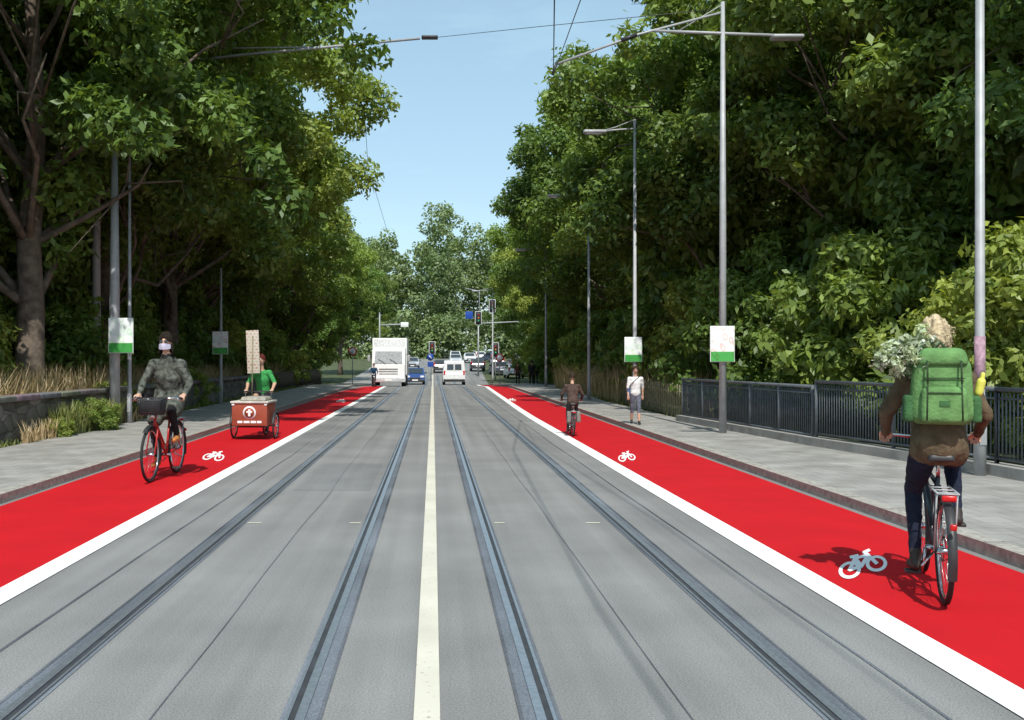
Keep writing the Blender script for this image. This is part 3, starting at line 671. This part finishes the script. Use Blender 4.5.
# ------------------------------------------------------------------ people
def capsule(V, F, a, b, ra, rb, sx=1., sy=1., seg=16):
    a = Vector(a); b = Vector(b); t = (b-a); ln = t.length; t.normalize()
    pts, rr = [], []
    for i in range(5):
        th = pi/2*i/4; pts.append(a-t*ra*math.cos(th)); rr.append(max(.001, ra*math.sin(th)))
    for i in range(1, 4): pts.append(a+t*ln*i/4); rr.append(ra+(rb-ra)*i/4)
    for i in range(5):
        th = pi/2*(4-i)/4; pts.append(b+t*rb*math.cos(th)); rr.append(max(.001, rb*math.sin(th)))
    V2 = []; k = len(V); F2 = []; tubegeo(V2, F2, pts, rr, seg)
    mid = (a+b)/2
    for v in V2: V.append(Vector((mid.x+(v.x-mid.x)*sx, mid.y+(v.y-mid.y)*sy, v.z)))
    for f in F2: F.append(tuple(i+k for i in f))
def remesh(name, V, F, vox, it=4, disp=0, dsize=.12):
    me = bpy.data.meshes.new(name); me.from_pydata([tuple(v) for v in V], [], F); me.update()
    o = link(bpy.data.objects.new(name, me)); r = o.modifiers.new('r', 'REMESH'); r.mode = 'VOXEL'; r.voxel_size = vox
    s = o.modifiers.new('s', 'SMOOTH'); s.iterations = it; s.factor = .5
    if disp:
        tx = bpy.data.textures.new('folds', 'CLOUDS'); tx.noise_scale = dsize; d = o.modifiers.new('d', 'DISPLACE'); d.texture = tx; d.strength = disp; d.mid_level = .5
    dg = C.evaluated_depsgraph_get(); m2 = bpy.data.meshes.new_from_object(o.evaluated_get(dg)); bpy.data.objects.remove(o)
    m2.polygons.foreach_set('use_smooth', [True]*len(m2.polygons)); m2.materials.clear()
    return m2
def human(J, mats, coat=1.0, labels={}, bulk=1., fold=.018, xtra=()):
    B = [('pelvis', 'waist', .125, .115, 1.3, 1, 'top'), ('waist', 'chest', .118, .135, 1.28, 1, 'top'), ('chest', 'upch', .135, .10, 1.32, .95, 'top'), ('upch', 'neck', .075, .052, 1, 1, 'skin'), ('neck', 'head', .052, .05, 1, 1, 'skin')]
    for s in 'LR':
        B += [('sh'+s, 'el'+s, .062*coat, .046*coat, 1, 1, 'arm'), ('el'+s, 'wr'+s, .045*coat, .03*coat, 1, 1, 'fore'), ('upch', 'sh'+s, .075, .064*coat, 1, 1, 'top'),
              ('pelvis', 'hip'+s, .12, .095, 1, 1, 'bottom'), ('hip'+s, 'mid'+s, .095, .082, 1, 1, 'thigh'), ('mid'+s, 'kn'+s, .078, .06, 1, 1, 'leg'), ('kn'+s, 'calf'+s, .058, .054, 1, 1, 'leg'), ('calf'+s, 'an'+s, .053, .040, 1, 1, 'shin'),
              ('an'+s, 'heel'+s, .042, .036, 1, 1, 'shoe'), ('heel'+s, 'toe'+s, .04, .032, 1, 1, 'shoe')]
    J = {k: Vector(v) for k, v in J.items()}
    J['waist'] = J['pelvis'].lerp(J['upch'], .35); J['chest'] = J['pelvis'].lerp(J['upch'], .72)
    for s in 'LR':
        J['mid'+s] = J['hip'+s].lerp(J['kn'+s], .5); J['calf'+s] = J['kn'+s].lerp(J['an'+s], .35)
    for i, (a, b, ra, rb, sx, sy, l) in enumerate(xtra):
        J['xa%d' % i] = Vector(a); J['xb%d' % i] = Vector(b); B.append(('xa%d' % i, 'xb%d' % i, ra, rb, sx, sy, l))
    V, F = [], []
    for a, b, ra, rb, sx, sy, l in B:
        kk = coat if l == 'top' and a[0] != 'x' else bulk
        capsule(V, F, J[a], J[b], ra*kk, rb*kk, sx, sy)
    me = remesh('body', V, F, .014, 4, fold, .07)
    names = ['top', 'bottom', 'skin', 'shoe']
    for q in names: me.materials.append(mats[q])
    lab = {'top': 'top', 'arm': 'top', 'fore': 'top', 'bottom': 'bottom', 'thigh': 'bottom', 'leg': 'bottom', 'shin': 'bottom', 'skin': 'skin', 'shoe': 'shoe'}; lab.update(labels)
    n = len(me.polygons); c = np.empty(n*3); me.polygons.foreach_get('center', c); c = c.reshape(-1, 3); best = np.full(n, 9.); mi = np.zeros(n, int)
    for a, b, ra, rb, sx, sy, l in B:
        A = np.array(J[a]); D = np.array(J[b])-A; t = np.clip(((c-A)@D)/(D@D), 0, 1); q = c-(A+t[:, None]*D); q[:, 0] /= sx; q[:, 1] /= sy
        kk = coat if l == 'top' and a[0] != 'x' else bulk
        d = np.linalg.norm(q, axis=1)-(ra+(rb-ra)*t)*kk
        u = d < best; best[u] = d[u]; mi[u] = names.index(lab[l])
    me.polygons.foreach_set('material_index', mi.astype(np.int32)); me.update()
    return link(bpy.data.objects.new('body', me))
def hand(w, d, side, m, curl=1.):
    w = Vector(w); d = Vector(d).normalized(); x = Vector((side, 0, 0)); x = (x-d*x.dot(d)).normalized(); dn = d.cross(x)
    if dn.z > 0: dn = -dn
    V, F = [], []
    capsule(V, F, w-d*.01, w+d*.03, .026, .028, 1, 1, 10)
    for i, (o, L) in enumerate(((-.028, .9), (-.009, 1.0), (.010, .95), (.029, .78))):
        kn = w+d*.085+x*o; capsule(V, F, w+d*.02+x*o*.7, kn, .017, .0115, 1, 1, 8)
        p1 = kn+(d*.7+dn*.7*curl).normalized()*.036*L; p2 = p1+(dn*1.0*curl+d*(.1 if curl > .5 else .8)).normalized()*.026*L; p3 = p2+(dn*.5*curl-d*.8*(curl-.4)).normalized()*.02*L
        for a, b, r in ((kn, p1, .0098), (p1, p2, .009), (p2, p3, .008)): capsule(V, F, a, b, r, r*.93, 1, 1, 8)
    a = w+d*.025-x*.02; b = a-x*.022+d*.03+dn*.015; c = b+d*.03+dn*.022+x*.004
    capsule(V, F, a, b, .013, .0115, 1, 1, 8); capsule(V, F, b, c, .011, .009, 1, 1, 8)
    me = remesh('hand', V, F, .0045, 1); me.materials.append(m); return link(bpy.data.objects.new('hand', me))
def head(c, yaw=0, pitch=0, hairc=(.03, .02, .015), hair='short', glasses=False, mask=False, skin=M_skin):
    bm = bmesh.new(); bmesh.ops.create_uvsphere(bm, u_segments=40, v_segments=28, radius=1)
    for v in bm.verts:
        x, y, z = v.co
        f = max(0, y)
        w = 1-.22*max(0, -z)**1.3
        X = x*.077*w; Y = y*.097*(1-.1*max(0, -z)*(1 if y > 0 else -.2)) ; Z = z*.118
        if y > 0:
            nz = math.exp(-((x/.16)**2))*math.exp(-(((z+.10)/.17)**2)); Y += .022*nz*f
            nb = math.exp(-((x/.10)**2))*math.exp(-(((z-.1)/.2)**2)); Y += .006*nb
            for sx in (-1, 1):
                Y -= .011*math.exp(-(((x-sx*.40)/.18)**2))*math.exp(-(((z-.06)/.11)**2))
            Y += .006*math.exp(-(((z-.24)/.08)**2))*math.exp(-(x/.55)**2)
            Y += .007*math.exp(-((x/.28)**2))*math.exp(-(((z+.42)/.07)**2))-.004*math.exp(-((x/.3)**2))*math.exp(-(((z+.47)/.025)**2))
            Y += .008*math.exp(-((x/.25)**2))*math.exp(-(((z+.78)/.13)**2))
        v.co = (X, Y, Z)
    me = bpy.data.meshes.new('face'); bm.to_mesh(me); bm.free(); me.polygons.foreach_set('use_smooth', [True]*len(me.polygons)); me.materials.append(skin)
    k = [link(bpy.data.objects.new('face', me))]
    for s in (-1, 1):
        k.append(box('ear', (s*.076, -.005, -.005), (.016, .034, .058), skin, .007, 1, 3))
        if not glasses:
            k.append(box('eye', (s*.030, .083, .008), (.024, .012, .011), mat('eye_white', (.5, .48, .46), .2), .005, 1, 3)); k.append(box('iris', (s*.030, .0885, .008), (.010, .005, .010), M_blackp, .002))
        k.append(box('eyebrow', (s*.031, .092, .031), (.034, .007, .007), mat('brow', hairc, .8), .003))
    if not mask: k.append(box('mouth', (0, .096, -.053), (.042, .008, .010), mat('lips', (.35, .10, .09), .5), .004, 1, 3))
    if glasses:
        for s in (-1, 1): k.append(box('lens', (s*.031, .098, .010), (.046, .007, .032), M_glass, .003)); k.append(tubes('temple', [([(s*.052, .098, .012), (s*.080, .01, .012)], .003)], M_blackp, 5))
        k.append(tubes('bridge', [([(-.012, .104, .012), (.012, .104, .012)], .003)], M_blackp, 5))
    if mask:
        V = []; F = []
        for j in range(7):
            for i in range(13):
                u = (i-6)/6; w = (j-3)/3; th = u*1.25
                V.append((.083*math.sin(th), .018+.093*math.cos(th)+.016*math.exp(-(u/.35)**2)*(1-.3*w*w), -.055+w*.040*(1-.35*u*u)))
                if i and j: a = (j-1)*13+i-1; F.append((a, a+1, a+14, a+13))
        k.append(mobj('face_mask', V, F, mat('mask_cloth', (.52, .50, .64), .8), True))
    hm = mat('hair', hairc, .85, 30, .5, bump=.8, bscale=60, spec=.15)
    bm = bmesh.new(); bmesh.ops.create_uvsphere(bm, u_segments=56, v_segments=40, radius=1)
    kill = []
    amp = {'short': .10, 'long': .12, 'bun': .22}[hair]
    for v in bm.verts:
        x, y, z = v.co; nn = noise.noise(Vector((x*4, y*4, z*7)))*amp+noise.noise(Vector((x*14, y*14, z*8)))*amp*.6
        s = 1.10+nn
        lim = (.42-.5*abs(x)) if y > .15 else (-.35 if hair == 'short' else -.75)
        if z < lim: kill.append(v)
        v.co = Vector((x*.080*s, y*.098*s-.006, z*.118*s+.002))
    bmesh.ops.delete(bm, geom=kill, context='VERTS')
    me = bpy.data.meshes.new('hair'); bm.to_mesh(me); bm.free(); me.polygons.foreach_set('use_smooth', [True]*len(me.polygons)); me.materials.append(hm)
    o = link(bpy.data.objects.new('hair', me)); so = o.modifiers.new('s', 'SOLIDIFY'); so.thickness = -.012; k.append(o)
    if hair == 'bun':
        V, F = [], []; rg = np.random.default_rng(5)
        for i in range(220):
            d = rg.normal(size=3); d[1] = -abs(d[1])*.9+.15; d /= np.linalg.norm(d); p = d*np.array([.088, .105, .128]); q = p+d*.010+rg.normal(size=3)*.014+np.array([0, 0, -.012]); r_ = q+rg.normal(size=3)*.014+np.array([0, 0, -.03])
            tubegeo(V, F, [p, q, r_], [.004, .0035, .001], 5)
        k.append(mobj('curls', V, F, hm, True))
        V, F = [], []; capsule(V, F, (0, -.05, .105), (0, -.03, .12), .042, .04); k.append(mobj('bun', V, F, hm, True))
    if hair == 'long':
        V, F = [], []; rg = np.random.default_rng(6)
        for i in range(60):
            a = rg.uniform(pi*.95, pi*2.05); p = np.array([.085*math.cos(a), .09*math.sin(a), -.02]); tubegeo(V, F, [p, p*1.05+np.array([0, 0, -.08]), p*1.0+np.array([0, 0, -.17])+rg.normal(size=3)*.01], [.012, .011, .003], 5)
        k.append(mobj('hair_length', V, F, hm, True))
    e = group('head', k, c, yaw); e.rotation_euler = (pitch, 0, yaw); return e
def rider(mats, up='L', lean=0., coat=1.1, labels={}, hy=.10, xtra=(), **h):
    J = dict(pelvis=(0, -.30, 1.02), upch=(0, -.15+lean, 1.44), neck=(0, -.12+lean, 1.56), head=(0, -.09+lean*1.1, 1.66))
    sg = {'L': -1, 'R': 1}
    for s in 'LR':
        x = sg[s]
        J['hip'+s] = (x*.09, -.28, .97); J['sh'+s] = (x*.178, -.13+lean, 1.46); J['el'+s] = (x*.31, -.09+lean, 1.22); J['wr'+s] = (x*.295, hy, 1.075)
        if s == up: J['kn'+s] = (x*.14, .14, .88); J['an'+s] = (x*.13, -.12, .555); J['heel'+s] = (x*.13, -.155, .50); J['toe'+s] = (x*.14, .03, .485)
        else: J['kn'+s] = (x*.12, .06, .67); J['an'+s] = (x*.125, -.10, .26); J['heel'+s] = (x*.125, -.15, .175); J['toe'+s] = (x*.14, .03, .155)
    b = human(J, mats, coat, labels, xtra=xtra)
    k = [b]
    for s in 'LR': k.append(hand(J['wr'+s], (0, 1, -.12), sg[s], mats['skin']))
    k.append(head((0, -.075+lean*1.1, 1.755), **h))
    return k

def cloth(name, c, amt=.3, sc=14, b=.5): return mat(name, c, .9, sc, amt, bump=b, bscale=45, spec=.15)
# ---- cyclist seen from behind (right lane)
mt = dict(top=cloth('brown_jacket', (.105, .078, .047)), bottom=cloth('navy_trousers', (.014, .018, .034)), skin=M_skin, shoe=mat('dark_shoes', (.03, .025, .02), .6))
kb = bicycle(mat('dark_frame', (.035, .038, .045), .3, metal=.2), crank=pi/2)
k = rider(mt, up='R', coat=1.12, hair='bun', hairc=(.46, .37, .24), pitch=-.08, labels={'bottom': 'top'})
M_bp = cloth('green_backpack_fabric', (.12, .245, .085), .3, 9); M_bpd = cloth('dark_green_fabric', (.05, .13, .05), .2); M_strap = cloth('strap', (.035, .06, .03), .2)
bk = [box('main_bag', (0, -.40, 1.395), (.40, .22, .46), M_bp, .10, .86, 6), box('front_pocket', (0, -.515, 1.30), (.29, .10, .24), M_bp, .048, .92, 6), box('lid', (0, -.40, 1.615), (.32, .26, .12), M_bp, .058, .82, 6),
      box('side_pocket', (-.20, -.40, 1.27), (.07, .15, .18), M_bpd, .03, .9, 3), box('side_pocket', (.20, -.40, 1.27), (.07, .15, .18), M_bpd, .03, .9, 3),
      box('zip', (0, -.567, 1.38), (.20, .006, .007), M_strap), box('seam', (0, -.510, 1.475), (.25, .006, .007), M_strap), box('patch', (.0, -.566, 1.31), (.06, .006, .035), M_bpd)]
L = []
for s in (-1, 1):
    L.append(([(s*.10, -.30, 1.58), (s*.12, -.18, 1.58), (s*.13, -.03, 1.50), (s*.15, -.02, 1.36), (s*.16, -.14, 1.24), (s*.14, -.30, 1.18)], .02))
    L.append(([(s*.1, -.53, 1.59), (s*.1, -.56, 1.44)], .006)); L.append(([(s*.1, -.56, 1.44), (s*.105, -.566, 1.20)], .005))
L.append(([(-.04, -.36, 1.66), (0, -.36, 1.71), (.04, -.36, 1.66)], .01))
bk.append(tubes('straps', L, M_strap, 8))
V, F = [], []; capsule(V, F, (.225, -.38, 1.38), (.24, -.38, 1.45), .026, .028); capsule(V, F, (.24, -.38, 1.45), (.25, -.38, 1.50), .016, .014); bk.append(mobj('bottle', V, F, mat('yellow_plastic', (.62, .60, .10), .5), True))
bag = group('backpack', bk)
rg = np.random.default_rng(12); ce = [(-.20+rg.normal()*.085, -.36+rg.normal()*.07, 1.64+rg.normal()*.07) for _ in range(30)]
M_bq = leafmat('bouquet_leaves', (.14, .19, .11), (.50, .58, .44), .3); M_fl = leafmat('flowers', (.5, .52, .45), (.8, .82, .76), .2)
b1 = link(bpy.data.objects.new('leaves', leafmesh('bouquet', ce, [.05]*30, rg.random(30), 1900, .05, .028, M_bq, 8, 1, .2)))
b2 = link(bpy.data.objects.new('flowers', leafmesh('flowers', ce[:10], [.055]*10, [.5]*10, 260, .03, .025, M_fl, 9, 1, .7)))
b3 = tubes('stems', [([(-.1+i*.012, -.40, 1.42), c] , .003) for i, c in enumerate(ce[:14])], M_bpd, 5)
bq = group('bouquet', [b1, b2, b3])
group('cyclist', k+[kb, bag, bq], (3.87, 7.74, .006), -.34, 1.10)

# ---- oncoming cyclist with mask
mt = dict(top=cloth('camouflage_coat', (.085, .092, .078), .85, 15, .8), bottom=cloth('black_trousers', (.014, .014, .016)), skin=M_skin, shoe=mat('orange_shoes', (.45, .16, .04), .6))
kb = bicycle(mat('red_frame', (.40, .02, .015), .35), low=True, crank=pi/2)
L = []
for i in range(8):
    z = .84+.03*i; w = .13+.004*i; d = .10+.004*i
    L.append(([(-w, .47-d, z), (w, .47-d, z), (w, .47+d, z), (-w, .47+d, z)], .004, True))
for i in range(13):
    x = -.12+.02*i
    L.append(([(x, .36, .84), (x*1.2, .34, 1.06)], .003)); L.append(([(x, .58, .84), (x*1.2, .60, 1.06)], .003))
    if i < 10:
        y = .38+.02*i; L.append(([(-.13, y, .84), (-.16, y, 1.06)], .003)); L.append(([(.13, y, .84), (.16, y, 1.06)], .003))
bas = tubes('wire', L, M_blackp, 5); bas2 = box('basket_lining', (0, .47, .94), (.25, .19, .18), M_blackp, .02)
k = rider(mt, up='L', coat=1.14, labels={'thigh': 'top', 'bottom': 'top'}, hair='long', hairc=(.020, .014, .010), glasses=True, mask=True,
          xtra=[((0, -.27, 1.08), (0, -.16, .86), .15, .13, 1.5, 1.0, 'top'), ((-.09, -.2, .95), (-.13, .05, .88), .12, .10, 1, 1, 'top'), ((.09, -.2, .95), (.12, -.02, .76), .12, .11, 1, 1, 'top'), ((0, -.20, 1.50), (0, -.13, 1.55), .10, .085, 1.1, 1, 'top')])
extra = box('shoulder_bag', (.29, -.14, .95), (.12, .26, .28), cloth('black_bag', (.015, .014, .016)), .04, .9, 3)
group('cyclist', k+[kb, group('basket', [bas, bas2]), extra], (-4.02, 14.95, .006), pi-.05, 1.15)

# ---- cyclist going away (right lane, further)
mt = dict(top=cloth('dark_top', (.075, .05, .042)), bottom=cloth('grey_trousers', (.07, .07, .075)), skin=M_skin, shoe=M_blackp)
k = rider(mt, up='R', coat=1.08, hair='short', hairc=(.04, .03, .02)); kb = bicycle(M_blackp)
pb_ = [box('pannier', (s*.14, -.55, .58), (.12, .30, .32), cloth('pannier_cloth', (.2, .19, .17)), .03, .95, 3) for s in (-1, 1)]
group('cyclist', k+[kb]+pb_, (3.25, 23.4, .006), -.05, .78)
# ---- distant oncoming cyclist (left lane)
mt = dict(top=cloth('blue_top', (.02, .06, .12)), bottom=cloth('dark_trousers', (.02, .02, .025)), skin=M_skin, shoe=M_blackp)
k = rider(mt, up='L', coat=1.1, hair='short'); kb = bicycle(M_blackp); group('cyclist', k+[kb], (-3.85, 65, .006), pi, .82)

# ---- cargo trike
mtc = dict(top=cloth('green_shirt', (.05, .28, .08), .2), bottom=cloth('dark_shorts', (.02, .02, .025)), skin=M_skin, shoe=M_blackp)
k = rider(mtc, up='R', coat=1.03, labels={'fore': 'skin', 'shin': 'skin', 'leg': 'skin'}, hair='short', hairc=(.10, .02, .015))
M_box = mat('painted_plywood', (.27, .055, .028), .55, 6, .15)
R = .345; ck = wheel('r', (0, -.54, R), R)+wheel('a', (-.47, .55, .29), .29, .02)+wheel('b', (.47, .55, .29), .29, .02)
ck.append(box('cargo_box', (0, .62, .56), (.78, .86, .50), M_box, .012)); ck.append(box('rim_board', (0, .62, .83), (.84, .92, .045), mat('pale_trim', (.5, .48, .42), .6), .01))
ck.append(box('load', (-.05, .62, .90), (.60, .7, .09), cloth('white_sheet', (.30, .28, .24), .3), .04, .85, 3))
ck.append(tubes('logo_disc', [([(-.0, 1.05, .60), (0, 1.056, .60)], .145)], M_wpaint, 28)); ck.append(tubes('logo_inner', [([(0, 1.0562, .60), (0, 1.059, .60)], .11)], M_box, 28))
ck.append(box('logo_mark', (0, 1.061, .60), (.05, .004, .15), M_wpaint, .0)); ck.append(box('logo_mark', (0, 1.064, .62), (.13, .003, .035), M_wpaint, .0))
for i, (x, w) in enumerate(((-.22, .10), (-.09, .12), (.06, .13), (.21, .11))): ck.append(box('lettering', (x, 1.053, .40), (w, .006, .05), M_wpaint))
ck.append(box('hub_fairing', (0, .62, .29), (.6, .5, .05), M_blackp, .01))
ck.append(tubes('frame', [([(0, -.09, .29), (0, -.24, .8)], .018), ([(0, -.09, .29), (0, .2, .33), (0, .5, .30)], .022), ([(-.47, .55, .29), (.47, .55, .29)], .016), ([(0, -.24, .7), (0, .2, .45)], .018)]
    + [([(s*.02, -.09, .29), (s*.055, -.54, R)], .01) for s in (-1, 1)]+[([(0, -.22, .74), (s*.055, -.54, R)], .008) for s in (-1, 1)]+[([(s*.28, .2, .62), (s*.3, .22, 1.05)], .014) for s in (-1, 1)]+[([(-.33, .21, 1.04), (.33, .21, 1.04)], .014)], M_blackp, 8))
ck.append(box('saddle', (0, -.28, .945), (.17, .28, .055), M_blackp, .025, .8, 3)); ck.append(tubes('post', [([(0, -.24, .8), (0, -.27, .93)], .014)], M_chrome, 8))
ck.append(tubes('cranks', [([(-.06, -.09, .29), (-.085, -.09, .12)], .011), ([(.06, -.09, .29), (.085, -.09, .46)], .011)], M_chrome, 8)); ck.append(box('pedal', (-.14, -.09, .12), (.1, .09, .022), M_blackp)); ck.append(box('pedal', (.14, -.09, .46), (.1, .09, .022), M_blackp))
for s in (-1, 1):
    ck.append(fender((s*.47, .55, .29), .31, .2, pi-.1, M_blackp)); ck.append(box('reflector', (s*.36, 1.055, .78), (.06, .02, .04), M_lamp, .005))
m, n, b = nt('placard_print'); tc = N(n, 'ShaderNodeTexCoord'); br = N(n, 'ShaderNodeTexBrick')
mpn = N(n, 'ShaderNodeMapping'); mpn.inputs['Rotation'].default_value = (pi/2, 0, 0); n.links.new(tc.outputs['Object'], mpn.inputs['Vector']); n.links.new(mpn.outputs['Vector'], br.inputs['Vector'])
br.inputs['Color1'].default_value = (.40, .34, .27, 1); br.inputs['Color2'].default_value = (.34, .13, .09, 1); br.inputs['Mortar'].default_value = (.46, .42, .35, 1); br.inputs['Brick Width'].default_value = .09; br.inputs['Row Height'].default_value = .07; br.inputs['Mortar Size'].default_value = .022; br.inputs['Scale'].default_value = 1
n.links.new(br.outputs['Color'], b.inputs['Base Color'])
ck.append(box('placard', (.13, .18, 1.94), (.29, .02, .98), m, .004, rot=Matrix.Rotation(.04, 3, 'Y'))); ck.append(tubes('placard_pole', [([(.15, .20, .83), (.13, .20, 2.3)], .014)], M_lwood, 8))
group('cargo_bicycle', k+ck, (-3.95, 22.9, .006), pi-.06, 1.0)

# ---- pedestrians
def walker(mats, labels={}, **h):
    J = dict(pelvis=(0, 0, .98), upch=(0, .01, 1.40), neck=(0, .02, 1.52), head=(0, .03, 1.60))
    for s, x in (('L', -1), ('R', 1)):
        J['hip'+s] = (x*.09, 0, .93); f = .16 if s == 'L' else -.12
        J['kn'+s] = (x*.095, f*.8+.03, .50); J['an'+s] = (x*.095, f*1.5-.02, .10 if s == 'L' else .13); J['heel'+s] = (x*.095, f*1.5-.06, .045 if s == 'L' else .08); J['toe'+s] = (x*.11, f*1.5+.13, .035)
        J['sh'+s] = (x*.185, 0, 1.42); J['el'+s] = (x*.235, -f*.5-.03, 1.14); J['wr'+s] = (x*.235, -f*1.1+.05, .90)
    b = human(J, mats, 1.02, labels); k = [b]
    for s, x in (('L', -1), ('R', 1)): k.append(hand(J['wr'+s], (0, .12, -1), x, mats['skin'], .5))
    k.append(head((0, .04, 1.69), **h)); return k
mt = dict(top=cloth('white_tshirt', (.70, .70, .70), .1), bottom=cloth('grey_shorts', (.12, .13, .17)), skin=M_skin, shoe=M_blackp)
k = walker(mt, {'fore': 'skin', 'shin': 'skin'}, hair='short', hairc=(.05, .03, .02))
k.append(box('shoulder_bag', (.22, .02, 1.0), (.10, .28, .26), cloth('blue_bag', (.06, .10, .20)), .03, .9, 3)); k.append(tubes('bag_strap', [([(.22, .0, 1.12), (.10, .16, 1.3), (-.12, .05, 1.49), (-.1, -.12, 1.4), (.2, -.06, 1.12)], .012)], M_strap, 6))
group('pedestrian', k, (5.20, 25.7, .115), pi-.1, .82)
for x, y, c, r in ((7.0, 71, (.03, .03, .035), 0), (7.6, 74, (.02, .02, .02), 0), (6.6, 78, (.10, .05, .04), pi)):
    mt = dict(top=cloth('coat', c), bottom=cloth('trousers', (.02, .02, .025)), skin=M_skin, shoe=M_blackp)
    group('pedestrian', walker(mt, hair='short'), (x, y, zp(y)+.115), r, .95)

# ------------------------------------------------------------------ light, sky, camera
sun_v = Vector((.02, -.80, 1.0)).normalized()
el = math.asin(sun_v.z); rot = math.atan2(sun_v.x, sun_v.y)
w = bpy.data.worlds.new('World'); S.world = w; w.use_nodes = True; n = w.node_tree; bg = n.nodes['Background']
sk = n.nodes.new('ShaderNodeTexSky'); sk.sky_type = 'NISHITA'; sk.sun_disc = False; sk.sun_elevation = el; sk.sun_rotation = rot; sk.air_density = 1.0; sk.dust_density = 1.0; sk.ozone_density = 1.0
tc = N(n, 'ShaderNodeTexCoord'); mp = N(n, 'ShaderNodeMapping'); mp.inputs['Scale'].default_value = (1.2, 1.2, 5)
cn = N(n, 'ShaderNodeTexNoise'); cn.inputs['Scale'].default_value = 2.4; cn.inputs['Detail'].default_value = 8; cn.inputs['Roughness'].default_value = .6
n.links.new(tc.outputs['Generated'], mp.inputs['Vector']); n.links.new(mp.outputs['Vector'], cn.inputs['Vector'])
cr = ramp(n, [(.46, (.36, .36, .36)), (.80, (.75, .75, .75))]); n.links.new(cn.outputs['Fac'], cr.inputs['Fac'])
mx = N(n, 'ShaderNodeMixRGB'); n.links.new(cr.outputs['Color'], mx.inputs['Fac']); n.links.new(sk.outputs['Color'], mx.inputs['Color1']); mx.inputs['Color2'].default_value = (4.3, 6.6, 7.4, 1)
n.links.new(mx.outputs['Color'], bg.inputs['Color']); bg.inputs['Strength'].default_value = .15
ld = bpy.data.lights.new('sun', 'SUN'); ld.energy = 4.7; ld.angle = math.radians(.53); ld.color = (1, .965, .89)
lo = link(bpy.data.objects.new('sun', ld)); lo.rotation_euler = sun_v.to_track_quat('Z', 'Y').to_euler(); lo.location = (10, -20, 40)
cd = bpy.data.cameras.new('camera'); cam = link(bpy.data.objects.new('camera', cd)); cam.location = (0, 0, 1.76); cam.rotation_euler = (pi/2, 0, 0)
cd.sensor_width = 36; cd.lens = 36*1000/1024; cd.shift_x = 79/1024; cd.clip_end = 6000; cd.clip_start = .1
S.camera = cam
S.view_settings.view_transform = 'Standard'; S.view_settings.look = 'None'; S.view_settings.exposure = 0
